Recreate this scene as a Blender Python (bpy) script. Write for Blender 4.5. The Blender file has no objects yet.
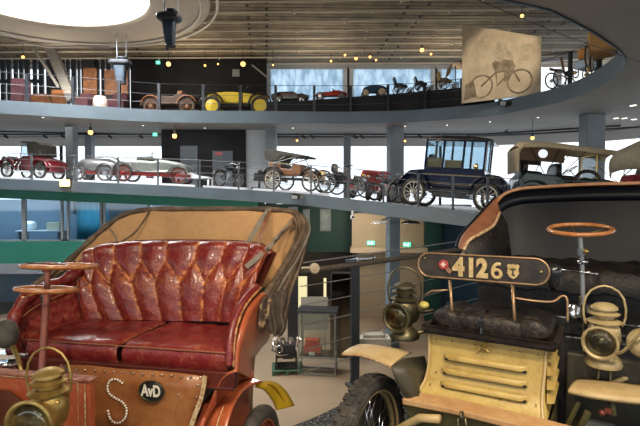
import bpy, bmesh, math, random
from mathutils import Vector, Matrix, Euler
random.seed(7)
PI = math.pi
S = bpy.context.scene
COL = S.collection
# ------------------------------------------------------------ camera
CAMZ = 1.83
TILT = math.atan(13/480)
FWD = Vector((0, math.cos(TILT), -math.sin(TILT))); UPV = Vector((0, math.sin(TILT), math.cos(TILT)))
EYE = Vector((0, 0, CAMZ))
cam = bpy.data.objects.new('camera', bpy.data.cameras.new('camera')); COL.objects.link(cam)
cam.location = EYE; cam.rotation_euler = (PI/2 - TILT, 0, 0)
cam.data.lens = 27; cam.data.sensor_width = 36; cam.data.clip_start = .05; cam.data.clip_end = 300
S.camera = cam

def ray(px, py): return FWD + Vector((1, 0, 0))*((px-320)/480) + UPV*((213-py)/480)
def P(px, py, d):                       # point of the room seen at a measured spot, d metres away
    r = ray(px, py); return EYE + r*(d/r.y)
def PZ(px, py, z):
    r = ray(px, py); return EYE + r*((z-CAMZ)/r.z)
class Frame:                            # a car's own axes: x to its (viewer's) right, y to its back, z up
    def __init__(s, org, yaw):
        s.o = Vector(org); s.yaw = yaw
        s.u = Vector((math.cos(yaw), math.sin(yaw), 0)); s.b = Vector((-math.sin(yaw), math.cos(yaw), 0))
    def loc(s, p): q = p - s.o; return Vector((q.dot(s.u), q.dot(s.b), q.z))
    def at(s, px, py, b=0.):
        r = ray(px, py); t = (b - (EYE-s.o).dot(s.b))/r.dot(s.b); return s.loc(EYE + r*t)
    def ats(s, pts): return [s.at(*p) for p in pts]
    def az(s, px, py, z): return s.loc(PZ(px, py, z))

# ------------------------------------------------------------ materials
MATS = {}
def mat(name, c, rough=.5, metal=0., c2=None, scale=6., lo=.4, hi=.65, bump=0., bscale=None, spec=None, c3=None, detail=6., stretch=None, coat=0., kind='noise'):
    if name in MATS: return MATS[name]
    m = bpy.data.materials.new(name); m.use_nodes = True; MATS[name] = m
    nt = m.node_tree; b = nt.nodes['Principled BSDF']
    b.inputs['Base Color'].default_value = (*c, 1); b.inputs['Roughness'].default_value = rough; b.inputs['Metallic'].default_value = metal
    if coat: b.inputs['Coat Weight'].default_value = coat; b.inputs['Coat Roughness'].default_value = .12
    if spec is not None: b.inputs['Specular IOR Level'].default_value = spec
    tc = nt.nodes.new('ShaderNodeTexCoord'); src = tc.outputs['Object']
    if stretch:
        mp = nt.nodes.new('ShaderNodeMapping'); mp.inputs['Scale'].default_value = stretch
        nt.links.new(src, mp.inputs[0]); src = mp.outputs[0]
    if c2:
        n = nt.nodes.new('ShaderNodeTexNoise'); n.inputs['Scale'].default_value = scale; n.inputs['Detail'].default_value = detail
        n.inputs['Roughness'].default_value = .65
        nt.links.new(src, n.inputs['Vector'])
        r = nt.nodes.new('ShaderNodeValToRGB'); r.color_ramp.elements[0].position = lo; r.color_ramp.elements[1].position = hi
        r.color_ramp.elements[0].color = (*c, 1); r.color_ramp.elements[1].color = (*c2, 1)
        nt.links.new(n.outputs['Fac'], r.inputs[0]); col = r.outputs[0]
        if c3:      # fine cracks / scratches on top
            v = nt.nodes.new('ShaderNodeTexVoronoi'); v.feature = 'DISTANCE_TO_EDGE'; v.inputs['Scale'].default_value = scale*2.2
            n2 = nt.nodes.new('ShaderNodeTexNoise'); n2.inputs['Scale'].default_value = scale*1.5; n2.inputs['Detail'].default_value = 8
            vm = nt.nodes.new('ShaderNodeMixRGB'); vm.inputs[0].default_value = .35
            nt.links.new(src, n2.inputs['Vector']); nt.links.new(src, vm.inputs[1]); nt.links.new(n2.outputs['Color'], vm.inputs[2])
            nt.links.new(vm.outputs[0], v.inputs['Vector'])
            r2 = nt.nodes.new('ShaderNodeValToRGB'); r2.color_ramp.elements[0].position = .003; r2.color_ramp.elements[1].position = .026
            r2.color_ramp.elements[0].color = (1,1,1,1); r2.color_ramp.elements[1].color = (0,0,0,1)
            nt.links.new(v.outputs['Distance'], r2.inputs[0])
            mx = nt.nodes.new('ShaderNodeMixRGB'); mx.inputs[2].default_value = (*c3, 1)
            ml = nt.nodes.new('ShaderNodeMath'); ml.operation = 'MULTIPLY'; nt.links.new(r2.outputs[0], ml.inputs[0]); nt.links.new(n.outputs['Fac'], ml.inputs[1])
            nt.links.new(ml.outputs[0], mx.inputs[0]); nt.links.new(col, mx.inputs[1]); col = mx.outputs[0]
        nt.links.new(col, b.inputs['Base Color'])
    if bump:
        nb = nt.nodes.new('ShaderNodeTexNoise'); nb.inputs['Scale'].default_value = bscale or scale*4; nb.inputs['Detail'].default_value = 5
        nt.links.new(src, nb.inputs['Vector'])
        bp = nt.nodes.new('ShaderNodeBump'); bp.inputs['Strength'].default_value = bump; bp.inputs['Distance'].default_value = .01
        nt.links.new(nb.outputs['Fac'], bp.inputs['Height']); nt.links.new(bp.outputs[0], b.inputs['Normal'])
    return m
def emit(name, c, s):
    if name in MATS: return MATS[name]
    m = bpy.data.materials.new(name); m.use_nodes = True; MATS[name] = m
    b = m.node_tree.nodes['Principled BSDF']; b.inputs['Base Color'].default_value = (*c, 1)
    b.inputs['Emission Color'].default_value = (*c, 1); b.inputs['Emission Strength'].default_value = s
    return m
def glass(name, tint=(1,1,1), gl=.1):
    m = bpy.data.materials.new(name); m.use_nodes = True; MATS[name] = m; nt = m.node_tree
    nt.nodes.remove(nt.nodes['Principled BSDF'])
    t = nt.nodes.new('ShaderNodeBsdfTransparent'); t.inputs[0].default_value = (*tint, 1)
    g = nt.nodes.new('ShaderNodeBsdfGlossy'); g.inputs['Roughness'].default_value = .05
    mx = nt.nodes.new('ShaderNodeMixShader'); mx.inputs[0].default_value = gl
    nt.links.new(t.outputs[0], mx.inputs[1]); nt.links.new(g.outputs[0], mx.inputs[2])
    nt.links.new(mx.outputs[0], nt.nodes['Material Output'].inputs[0]); return m

def wear_mat(name, c, c2, w, rough=.35, scale=7.):
    """leather with a per-vertex wear attribute: rubbed creases and edges show the hide underneath"""
    m = mat(name, c, rough, 0, c2, scale, .4, .7, .35, 60, c3=w, coat=.15)
    nt = m.node_tree; b = nt.nodes['Principled BSDF']
    lk = b.inputs['Base Color'].links[0].from_socket
    at = nt.nodes.new('ShaderNodeAttribute'); at.attribute_name = 'wear'
    n = nt.nodes.new('ShaderNodeTexNoise'); n.inputs['Scale'].default_value = 34; n.inputs['Detail'].default_value = 10; n.inputs['Roughness'].default_value = .8
    tc = nt.nodes.new('ShaderNodeTexCoord'); nt.links.new(tc.outputs['Object'], n.inputs['Vector'])
    r = nt.nodes.new('ShaderNodeValToRGB'); r.color_ramp.elements[0].position = .46; r.color_ramp.elements[1].position = .55
    nt.links.new(n.outputs['Fac'], r.inputs[0])
    ml = nt.nodes.new('ShaderNodeMath'); ml.operation = 'MULTIPLY'; nt.links.new(at.outputs['Fac'], ml.inputs[0]); nt.links.new(r.outputs[0], ml.inputs[1])
    mx = nt.nodes.new('ShaderNodeMixRGB'); mx.inputs[2].default_value = (*w, 1)
    nt.links.new(ml.outputs[0], mx.inputs[0]); nt.links.new(lk, mx.inputs[1]); nt.links.new(mx.outputs[0], b.inputs['Base Color'])
    return m

# ------------------------------------------------------------ mesh builder
class MB:
    def __init__(s): s.v = []; s.f = []; s.w = None
    def add(s, vs, fs):
        k = len(s.v); s.v += [Vector(a) for a in vs]; s.f += [tuple(i+k for i in f) for f in fs]; return s
    def box(s, c, d, rot=None):
        R = Euler(rot).to_matrix() if rot else Matrix.Identity(3); c = Vector(c)
        vs = [c + R @ Vector((x*d[0]/2, y*d[1]/2, z*d[2]/2)) for x in (-1,1) for y in (-1,1) for z in (-1,1)]
        return s.add(vs, [(0,1,3,2),(4,6,7,5),(0,4,5,1),(2,3,7,6),(0,2,6,4),(1,5,7,3)])
    def bx(s, a, b): return s.box([(a[i]+b[i])/2 for i in range(3)], [abs(b[i]-a[i]) for i in range(3)])
    def tube(s, pts, r, n=8, flat=None, caps=True, closed=False):
        pts = [Vector(p) for p in pts]; N = len(pts); vs = []; prev = None
        for i, p in enumerate(pts):
            a = pts[i-1] if (i > 0 or closed) else p; b = pts[(i+1) % N] if (i < N-1 or closed) else p
            t = (b-a).normalized()
            if prev is None: prev = t.orthogonal().normalized()
            q = (prev - t*prev.dot(t)); q = q.normalized() if q.length > 1e-6 else t.orthogonal().normalized(); prev = q; w = t.cross(q)
            rr = r[i] if isinstance(r, (list, tuple)) else r
            for k in range(n):
                an = 2*PI*k/n; vs.append(p + q*rr*math.cos(an) + w*rr*math.sin(an))
        fs = []
        for i in range(N if closed else N-1):
            for k in range(n): fs.append((i*n+k, i*n+(k+1) % n, ((i+1) % N)*n+(k+1) % n, ((i+1) % N)*n+k))
        if caps and not closed: fs += [tuple(range(n-1, -1, -1)), tuple(range((N-1)*n, N*n))]
        return s.add(vs, fs)
    def ribbon(s, pts, w, t, up=(0,0,1)):
        pts = [Vector(p) for p in pts]; N = len(pts); vs = []
        for i, p in enumerate(pts):
            d = (pts[min(i+1, N-1)]-pts[max(i-1, 0)]).normalized(); sd = d.cross(Vector(up)).normalized(); nn = sd.cross(d)
            ww = w[i] if isinstance(w, (list, tuple)) else w
            for a, b in ((-1,-1),(1,-1),(1,1),(-1,1)): vs.append(p + sd*a*ww/2 + nn*b*t/2)
        fs = [(i*4+k, i*4+(k+1) % 4, i*4+4+(k+1) % 4, i*4+4+k) for i in range(N-1) for k in range(4)] + [(3,2,1,0), tuple(range(N*4-4, N*4))]
        return s.add(vs, fs)
    def lathe(s, prof, n=24, M=None):
        M = M or Matrix.Identity(4); vs = []
        for r, z in prof:
            for k in range(n): vs.append(M @ Vector((r*math.cos(2*PI*k/n), r*math.sin(2*PI*k/n), z)))
        fs = [(i*n+k, i*n+(k+1) % n, (i+1)*n+(k+1) % n, (i+1)*n+k) for i in range(len(prof)-1) for k in range(n)]
        if prof[0][0] > 1e-4: fs.append(tuple(range(n-1, -1, -1)))
        if prof[-1][0] > 1e-4: fs.append(tuple(range((len(prof)-1)*n, len(prof)*n)))
        return s.add(vs, fs)
    def ring(s, c, R, r, nrm=(0,0,1), n=32, m=8, a0=0, a1=2*PI, ry=None):
        c = Vector(c); q = Vector((0,0,1)).rotation_difference(Vector(nrm)); full = abs(a1-a0-2*PI) < 1e-3
        k = n if full else n+1
        pts = [c + q @ Vector((R*math.cos(a0+(a1-a0)*i/n), (ry or R)*math.sin(a0+(a1-a0)*i/n), 0)) for i in range(k)]
        return s.tube(pts, r, m, closed=full)
    def ball(s, c, r, n=12, m=8):
        r = r if isinstance(r, (list, tuple)) else (r, r, r); c = Vector(c); vs = []
        for i in range(m+1):
            a = -PI/2 + PI*i/m
            for k in range(n): vs.append(c + Vector((r[0]*math.cos(a)*math.cos(2*PI*k/n), r[1]*math.cos(a)*math.sin(2*PI*k/n), r[2]*math.sin(a))))
        return s.add(vs, [(i*n+k, i*n+(k+1) % n, (i+1)*n+(k+1) % n, (i+1)*n+k) for i in range(m) for k in range(n)])
    def pillow(s, c, d, e=.35, n=28, m=14, rot=None, wob=0, seed=0):
        R = Euler(rot).to_matrix() if rot else Matrix.Identity(3); c = Vector(c); vs = []; rnd = random.Random(seed)
        sg = lambda x, p: math.copysign(abs(x)**p, x)
        for i in range(m+1):
            a = -PI/2 + PI*i/m
            for k in range(n):
                b = 2*PI*k/n
                q = Vector((d[0]/2*sg(math.cos(a), e*1.3)*sg(math.cos(b), e), d[1]/2*sg(math.cos(a), e*1.3)*sg(math.sin(b), e), d[2]/2*sg(math.sin(a), .8)))
                if wob: q += Vector((0, 0, wob*math.sin(q.x*37+seed)*math.cos(q.y*29+seed*2) + wob*.4*(rnd.random()-.5)))
                vs.append(c + R @ q)
        return s.add(vs, [(i*n+k, i*n+(k+1) % n, (i+1)*n+(k+1) % n, (i+1)*n+k) for i in range(m) for k in range(n)])
    def loft(s, lines, closed=False):
        n = len(lines[0]); vs = [p for l in lines for p in l]
        fs = [(i*n+k, i*n+(k+1) % n, (i+1)*n+(k+1) % n, (i+1)*n+k) for i in range(len(lines)-1) for k in range(n if closed else n-1)]
        return s.add(vs, fs)
    def prism(s, pts, a, b, ax='y'):    # outline in two axes, extruded along the third from a to b
        f = {'y': lambda p, t: (p[0], t, p[1]), 'x': lambda p, t: (t, p[0], p[1]), 'z': lambda p, t: (p[0], p[1], t)}[ax]
        n = len(pts)
        return s.add([f(p, a) for p in pts] + [f(p, b) for p in pts],
                     [tuple(range(n)), tuple(range(2*n-1, n-1, -1))] + [(i, (i+1) % n, n+(i+1) % n, n+i) for i in range(n)])
    def build(s, name, m, parent=None, smooth=False, bevel=0, solid=0, sub=0, wear=None, tri=False):
        me = bpy.data.meshes.new(name); me.from_pydata([tuple(v) for v in s.v], [], s.f)
        bm = bmesh.new(); bm.from_mesh(me)
        if wear is None: bmesh.ops.remove_doubles(bm, verts=bm.verts, dist=1e-5)
        bmesh.ops.recalc_face_normals(bm, faces=bm.faces)
        bm.to_mesh(me); bm.free()
        if wear is not None:
            at = me.attributes.new('wear', 'FLOAT', 'POINT')
            for i, w in enumerate(wear): at.data[i].value = w
        if smooth:
            for p in me.polygons: p.use_smooth = True
            if smooth is not True: me.set_sharp_from_angle(angle=math.radians(smooth))
        me.materials.append(m)
        o = bpy.data.objects.new(name, me); COL.objects.link(o)
        if parent: o.parent = parent
        if solid: md = o.modifiers.new('solid', 'SOLIDIFY'); md.thickness = solid; md.offset = 0
        if bevel: md = o.modifiers.new('bevel', 'BEVEL'); md.width = bevel; md.segments = 2; md.limit_method = 'ANGLE'
        if sub: md = o.modifiers.new('sub', 'SUBSURF'); md.levels = sub; md.render_levels = sub
        return o
def tag(o, label, cat, group=None, kind=None):
    o['label'] = label; o['category'] = cat
    if group: o['group'] = group
    if kind: o['kind'] = kind
    return o
def thing(name, label, cat, loc=(0,0,0), rz=0, group=None):
    o = bpy.data.objects.new(name, None); COL.objects.link(o); o.location = loc; o.rotation_euler = (0, 0, rz)
    o.empty_display_size = .2
    return tag(o, label, cat, group)
def struct(o, label=None):
    o['kind'] = 'structure'
    if label: o['label'] = label
    return o
def part(parent, name, m, fn, **k):
    b = MB(); fn(b); return b.build(name, m, parent, **k)
def text(s, name, m, parent, M, size, ext=.002, bold=0., spacing=1.):
    cu = bpy.data.curves.new(name, 'FONT'); cu.body = s; cu.size = size; cu.extrude = ext; cu.offset = bold; cu.align_x = 'CENTER'; cu.align_y = 'CENTER'
    cu.space_character = spacing
    t = bpy.data.objects.new(name+'_c', cu); COL.objects.link(t); bpy.context.view_layer.update()
    me = bpy.data.meshes.new_from_object(t.evaluated_get(bpy.context.evaluated_depsgraph_get())); bpy.data.objects.remove(t)
    me.transform(M); me.materials.clear(); me.materials.append(m)
    o = bpy.data.objects.new(name, me); COL.objects.link(o); o.parent = parent; return o
def interp(tab, x):
    for (a, *p), (b, *q) in zip(tab, tab[1:]):
        if a <= x <= b: t = (x-a)/(b-a); return [u+(v-u)*t for u, v in zip(p, q)]
    return tab[0][1:] if x < tab[0][0] else tab[-1][1:]
def spline(pts, k=6):
    pts = [Vector(p) for p in pts]; out = []
    for i in range(len(pts)-1):
        a, b, c, d = pts[max(i-1,0)], pts[i], pts[i+1], pts[min(i+2, len(pts)-1)]
        for j in range(k):
            t = j/k; out.append(.5*((2*b)+(c-a)*t+(2*a-5*b+4*c-d)*t*t+(3*b-a-3*c+d)*t**3))
    return out + [pts[-1]]

# colours (linear)
blue_grey = mat('painted_fascia', (.09,.122,.15), .6, 0, (.105,.145,.175), .8)
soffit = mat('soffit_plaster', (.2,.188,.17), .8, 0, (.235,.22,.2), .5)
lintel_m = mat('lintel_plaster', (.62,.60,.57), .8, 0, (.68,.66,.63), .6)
white_m = mat('white_plinth', (.8,.82,.85), .5, 0, (.72,.75,.8), 1.5)
ramp_m = mat('ramp_floor', (.42,.42,.43), .5, 0, (.36,.36,.38), 1.)
green_m = mat('green_wall', (.018,.17,.125), .6, 0, (.02,.19,.14), 1.)
dkgreen_m = mat('dark_green_wall', (.006,.05,.045), .6, 0, (.008,.06,.05), 1.)
teal_m = mat('dark_blue_wall', (.012,.055,.1), .6, 0, (.015,.065,.11), 1.)
beige_m = mat('beige_wall', (.33,.27,.19), .8, 0, (.37,.3,.21), 1.)
black_m = mat('black_wall', (.006,.006,.009), .8, 0, (.009,.009,.012), 2.)
concrete = mat('lower_floor', (.30,.235,.17), .4, 0, (.23,.18,.13), .5, .35, .7, coat=.1)
gravel = mat('dark_gravel', (.012,.013,.015), .8, 0, (.35,.36,.38), 38, .5, .72, 1., 60)
steel = mat('grey_steel', (.2,.22,.24), .45, .3, (.25,.27,.29), 5)
dark_steel = mat('dark_steel', (.03,.035,.045), .45, .4, (.04,.045,.055), 5)
wire_m = mat('steel_wire', (.6,.62,.62), .3, .8, (.5,.5,.5), 9)
black_p = mat('black_paint', (.012,.013,.015), .25, 0, (.02,.02,.022), 9, coat=.3)
rubber = mat('tyre_rubber', (.03,.027,.024), .75, 0, (.075,.062,.05), 12, bump=.3)
chrome = mat('polished_metal', (.75,.75,.75), .15, 1., (.6,.6,.6), 9)
# ============================================================ BUILDING
LOW = -2.97                                                       # floor of the hall below
CEIL = CAMZ + 3.3                                                 # underside of the upper gallery
UP = CAMZ + 3.78                                                  # upper gallery floor
OUT = [(-30,25.3),(8,25.3),(13.8,23.0),(18,18),(19.5,8),(19.5,-7),(-24,-7),(-30,8)]
struct(MB().bx((-32,-9,LOW-.2),(24,28,LOW)).build('floor_lower_hall', concrete))

# ---- ramp (gallery where most cars stand), its edge falls towards the right
EDGE = [(-90,176,19.2),(0,178.5,19),(100,182.5,18.7),(160,185,18.4),(250,190,17.7),(310,194,16.9),(360,200,16),(430,208,14.5),(489,214,13.3),(560,221,12),(640,229,10.8),(760,241,9.5),(900,256,8.6)]
def edge(px): y, d = interp(EDGE, px); return P(px, y, d)
def ramp(px, back=0.):                                            # a spot on the ramp, 'back' metres behind its edge
    p = edge(px); q = P(px, 200, p.y+back); return Vector((q.x, q.y, p.z))
pxs = list(range(-90, 901, 15))
top, bot, out_t, out_b = [], [], [], []
for px in pxs:
    e = edge(px); top.append(e); bot.append(e - Vector((0,0,.42)))
    r = Vector((e.x, e.y)).normalized(); t = 1.
    y2 = 25.2 if px < 500 else 25.2 - (px-500)*.03
    o = Vector((e.x*y2/e.y, y2, e.z)); 
    if o.x > 19.3: o = Vector((19.3, e.y*19.3/e.x, e.z))
    out_t.append(o); out_b.append(o - Vector((0,0,.42)))
b = MB(); b.loft([top, out_t]); b.loft([bot, out_b]); struct(b.build('gallery_ramp', ramp_m))
b = MB(); off = [p + Vector((0,-.03,0)) for p in top]; off2 = [p + Vector((0,-.03,0)) for p in bot]
b.loft([top, off, off2, bot]); struct(b.build('trim_1', blue_grey))
# wedge of green wall that follows the ramp, windows and green band under it
def zpix(y, d): return P(320, y, d).z
FY = 19.55
g = MB(); wtop = {}
xs = [-16 + i*.5 for i in range(28)]
up_l, lo_l = [], []
for x in xs:
    px = 320 + 480*x/FY; e = edge(max(px, -90)); up_l.append((x, FY-.15, e.z-.4)); lo_l.append((x, FY-.15, zpix(198 + px*.045, FY)))
g.loft([up_l, lo_l]); struct(g.build('wall_office', green_m, solid=.12))
struct(MB().bx((-18,FY-.2,zpix(263,FY)),(-2.5,FY,zpix(241,FY))).build('wall_office_parapet', green_m))
struct(MB().bx((-18,FY-.25,zpix(273,FY)),(-2.5,FY,zpix(263,FY))).build('trim_2', mat('grey_band', (.2,.23,.26), .6, 0, (.22,.25,.29), 1)))
# office behind its panes
office_w = mat('office_wall', (.16,.24,.33), .7, 0, (.2,.29,.38), .6)
struct(MB().bx((-18,FY+3,LOW),(-2.6,FY+3.1,1.85)).build('wall_office_back', office_w))
struct(MB().bx((-18,FY-.1,-.35),(-2.6,FY+3,-.2)).build('floor_office', office_w))
struct(MB().bx((-2.7,FY,LOW),(-2.6,FY+3,1.8)).build('wall_office_side', dkgreen_m))
wb, wt = zpix(241,FY), zpix(197,FY)+.1
pane_m = glass('office_glass', (.8,.9,.95), .08)
fr_m = mat('window_frame_grey', (.22,.25,.28), .5, 0, (.25,.28,.31), 5)
for i, (a, c) in enumerate([(-60,25),(25,64),(68,103),(104,150),(150,205),(205,250)]):
    xa, xc = (a-320)/480*FY, (c-320)/480*FY
    f = MB()
    for x in (xa+.04, xc-.04): f.bx((x-.04,FY-.12,wb),(x+.04,FY,wt))
    f.bx((xa,FY-.12,wb),(xc,FY,wb+.06)); f.bx((xa,FY-.12,wt-.05),(xc,FY,wt))
    w = struct(f.build('window_%d' % (i+1), fr_m)); part(w, 'pane', pane_m, lambda q: q.bx((xa,FY-.06,wb),(xc,FY-.04,wt)))
b = MB(); n = 60; xa, xc = (69-320)/480*FY, (102-320)/480*FY
b.loft([[(xa+(xc-xa)*i/n, FY+.6+.05*math.sin(i*1.9), z) for i in range(n+1)] for z in (wb, wt)])
tag(b.build('curtain', mat('blue_curtain', (.015,.16,.25), .8, 0, (.02,.2,.3), 3), solid=.01, smooth=True), 'teal blue pleated curtain behind the office window on the left', 'curtain')
t = thing('office_desk', 'pale desk seen through the office window left of the blue curtain', 'desk', P(44,240,FY+1.3)+Vector((0,0,0)))
t.location.z = -.2
part(t, 'desk_top', white_m, lambda q: q.bx((-1.,-.4,.68),(.9,.4,.72)), bevel=.01)
for x in (-.9,.8): part(t, 'leg', steel, lambda q: q.bx((x-.03,-.35,0),(x+.03,.35,.68)))
o = MB().box((0,0,.17),(.55,.4,.34)).build('paper_box', mat('cream_card', (.75,.72,.58), .7), bevel=.01); o.location = (t.location.x+.5, t.location.y, .52); tag(o, 'cream box on the desk behind the office window', 'box')
o = MB().pillow((0,0,.2),(.55,.4,.4),.6).build('plastic_bag', mat('pale_plastic', (.6,.68,.72), .4, 0, (.8,.85,.9), 8), smooth=True); o.location = (t.location.x-.62, t.location.y, .52); tag(o, 'crumpled pale plastic bag on the office desk, left of the cream box', 'bag')

# ---- lower hall walls under the ramp, right of the office
WY = 20.5
def wall(name, xa, xb, y, za, zb, m, th=.15): return struct(MB().bx((xa,y,za),(xb,y+th,zb)).build(name, m))
X = lambda px, y: (px-320)/480*y
wall('wall_dark_green', X(180,WY), X(352,WY), WY, zpix(252,WY), 1.66, dkgreen_m)
wall('wall_dark_room', X(180,WY+2.5), X(352,WY+2.5), WY+2.5, LOW, zpix(245,WY), mat('dark_brown_wall', (.035,.03,.026), .7, 0, (.05,.04,.035), 1))
BY = 19.2
wall('wall_beige', X(352,BY), X(424,BY), BY, zpix(247,BY), 1.3, beige_m)
wall('wall_beige_lower', X(357,BY+.4), X(424,BY+.4), BY+.4, LOW, zpix(250,BY), beige_m)
wall('trim_3', X(350,BY), X(426,BY), BY-.35, zpix(252,BY), zpix(247,BY), mat('beige_ledge', (.45,.37,.27), .7, 0, (.5,.41,.3), 2), .5)
wall('wall_green_right', X(424,BY), X(440,BY), BY-.3, LOW, 1.15, dkgreen_m)
wall('wall_blue_right', X(440,BY), X(620,BY), BY-.2, LOW, 1.0, teal_m)
wall('wall_hall_left', -30, X(190,WY+3), WY+3.2, LOW, -.35, mat('dim_grey_wall', (.05,.055,.06), .7, 0, (.07,.075,.08), .7))
for i, (a, c) in enumerate([(303,310),(320,331)]):
    w = struct(MB().bx((X(a,WY),WY-.05,zpix(231,WY)),(X(c,WY),WY,zpix(209,WY))).build('window_%d' % (i+8), fr_m))
    part(w, 'pane', mat('pale_pane', (.28,.36,.36), .3, 0, (.16,.22,.22), 3), lambda q: q.bx((X(a,WY)+.07,WY-.07,zpix(229,WY)),(X(c,WY)-.07,WY-.05,zpix(211,WY))))
for px, py, w_ in ((371,243,7),(407,244.5,7)):
    p = P(px,py,BY-.12)
    s = thing('exit_sign', 'small lit green running man exit sign %s the grey column' % ('left of' if px < 390 else 'right of'), 'sign', p)
    part(s, 'housing', emit('exit_green', (.12,.75,.5), 1.2), lambda q: q.box((0,0,0),(.3,.06,.16)), bevel=.01)
    def man(q):
        q.box((.03,-.034,.0),(.03,.008,.06),(0,.4,0)); q.ball((.055,-.034,.045),(.014,.006,.014),8,6); q.box((0,-.034,-.035),(.07,.008,.014),(0,-.6,0)); q.box((.05,-.034,-.04),(.014,.008,.05),(0,-.5,0)); q.box((.02,-.034,.02),(.08,.008,.012),(0,.3,0)); q.box((-.09,-.034,0),(.04,.008,.1))
    part(s, 'running_man', emit('exit_white', (.8,1,.9), 1.4), man)
# wall lit case deep in the dark room
s = thing('showcase', 'narrow pale yellow lit showcase in the dark lower hall', 'showcase', (X(302.5,20.8), 20.8, LOW))
part(s, 'lit_panel', emit('lit_cream', (.9,.8,.45), .8), lambda q: q.bx((-.2,0,.1),(.2,.05,1.5)))
part(s, 'case_frame', dark_steel, lambda q: (q.bx((-.25,-.1,0),(-.2,.15,1.58)), q.bx((.2,-.1,0),(.25,.15,1.58)), q.bx((-.25,-.1,1.5),(.25,.15,1.58)), q.bx((-.25,-.1,0),(.25,.15,.1))))
s = thing('showcase', 'slim second lit showcase, right of the first in the dark lower hall', 'showcase', (X(325,21.5), 21.5, LOW))
part(s, 'lit_panel', MATS['lit_cream'], lambda q: q.bx((-.06,0,.4),(.06,.05,1.3)))
part(s, 'case_frame', dark_steel, lambda q: (q.bx((-.1,-.05,0),(-.06,.1,1.35)), q.bx((.06,-.05,0),(.1,.1,1.35)), q.bx((-.06,-.05,.3),(.06,.1,.4)), q.bx((-.06,-.05,1.3),(.06,.1,1.35))))

# ---- upper gallery slab with its oval opening
RIM = [(-60,111.5),(0,113),(75,117),(160,121.5),(240,122.3),(300,122.8),(350,123),(400,122),(430,120.5),(457,118.5),(480,116.5),(510,112),(540,106),(560,101.5),(580,95),(599,86),(613,77),(622,69.5),(626,62),(624,54.5),(619,49),(611,43),(602,37),(593,31),(569,18.5),(548,9),(507,0)]
rim = [PZ(x, y, CEIL) for x, y in RIM]
rim = [Vector((-15.2,18.2,CEIL)), ] + rim + [Vector(p+(CEIL,)) for p in ((1.6,7.35),(0,7.1),(-3,6.9),(-7,7),(-11,7.6),(-14,8.8),(-16.5,10.9),(-17.6,13.5),(-17.2,16.2))]
ctr = Vector((-5,13.5,CEIL))
def outward(p):
    d = (p-ctr); best = None
    for i in range(len(OUT)):
        a = Vector(OUT[i]); c = Vector(OUT[(i+1) % len(OUT)]); e = c-a
        den = d.x*e.y-d.y*e.x
        if abs(den) < 1e-9: continue
        t = ((a.x-ctr.x)*e.y-(a.y-ctr.y)*e.x)/den; u = ((a.x-ctr.x)*d.y-(a.y-ctr.y)*d.x)/den
        if t > 0 and -1e-6 <= u <= 1+1e-6 and (best is None or t < best): best = t
    return ctr + d*best
b = MB(); rr = spline(rim + [rim[0]], 3)[:-1]; n = len(rr)
oo = [outward(p) for p in rr]
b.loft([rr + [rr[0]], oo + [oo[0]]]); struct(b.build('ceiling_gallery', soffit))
b = MB(); up = Vector((0,0,UP-CEIL-.02)); b.loft([[p+up for p in rr]+[rr[0]+up], [p+up for p in oo]+[oo[0]+up]]); struct(b.build('floor_upper_gallery', mat('upper_floor', (.2,.2,.21), .5, 0, (.25,.25,.26), 1)))
b = MB(); inn = [p + (Vector((ctr.x,ctr.y,0))-Vector((p.x,p.y,0))).normalized()*.04 for p in rr]; H = Vector((0,0,UP-CEIL)); H0 = Vector((0,0,-.03))
b.loft([[p+H0 for p in l]+[l[0]+H0] for l in (rr, inn)] + [[p+H for p in l]+[l[0]+H] for l in (inn, rr)]); struct(b.build('trim_4', blue_grey, smooth=30))
# dark seam of the soffit and the lighter lintel beyond it
# ---- outer walls: window bands on the ramp storey and on the upper storey
def seg(name, a, c, za, zb, m, off=0.):
    a = Vector((*a,0)); c = Vector((*c,0)); d = (c-a).normalized(); nn = Vector((-d.y, d.x, 0))*(.1+off)
    if (ctr-a).dot(nn) > 0: nn = -nn
    b = MB(); b.add([a+Vector((0,0,za)), c+Vector((0,0,za)), c+nn+Vector((0,0,za)), a+nn+Vector((0,0,za)), a+Vector((0,0,zb)), c+Vector((0,0,zb)), c+nn+Vector((0,0,zb)), a+nn+Vector((0,0,zb))], [(0,1,2,3),(4,7,6,5),(0,4,5,1),(1,5,6,2),(2,6,7,3),(3,7,4,0)])
    return struct(b.build(name, m))
ROOFZ = CAMZ+7.1
names = ['north','north_east','east_upper','east','east_near','south','west_near','west']
clear = glass('clear_glass', (.95,.97,1), .04)
film = bpy.data.materials.new('frosted_mural_film'); film.use_nodes = True; MATS['film'] = film
nt = film.node_tree; bs = nt.nodes['Principled BSDF']; nt.nodes.remove(bs)
tl = nt.nodes.new('ShaderNodeBsdfTranslucent'); tc = nt.nodes.new('ShaderNodeTexCoord'); mp = nt.nodes.new('ShaderNodeMapping'); mp.inputs['Scale'].default_value = (1.3,1,.5)
nz = nt.nodes.new('ShaderNodeTexNoise'); nz.inputs['Scale'].default_value = 2.2; nz.inputs['Detail'].default_value = 9; nz.inputs['Roughness'].default_value = .72
rp = nt.nodes.new('ShaderNodeValToRGB'); rp.color_ramp.elements[0].position = .42; rp.color_ramp.elements[1].position = .58
rp.color_ramp.elements[0].color = (.42,.52,.6,1); rp.color_ramp.elements[1].color = (.66,.74,.8,1)
nt.links.new(tc.outputs['Object'], mp.inputs[0]); nt.links.new(mp.outputs[0], nz.inputs['Vector']); nt.links.new(nz.outputs['Fac'], rp.inputs[0]); nt.links.new(rp.outputs[0], tl.inputs[0]); nt.links.new(tl.outputs[0], nt.nodes['Material Output'].inputs[0])
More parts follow.
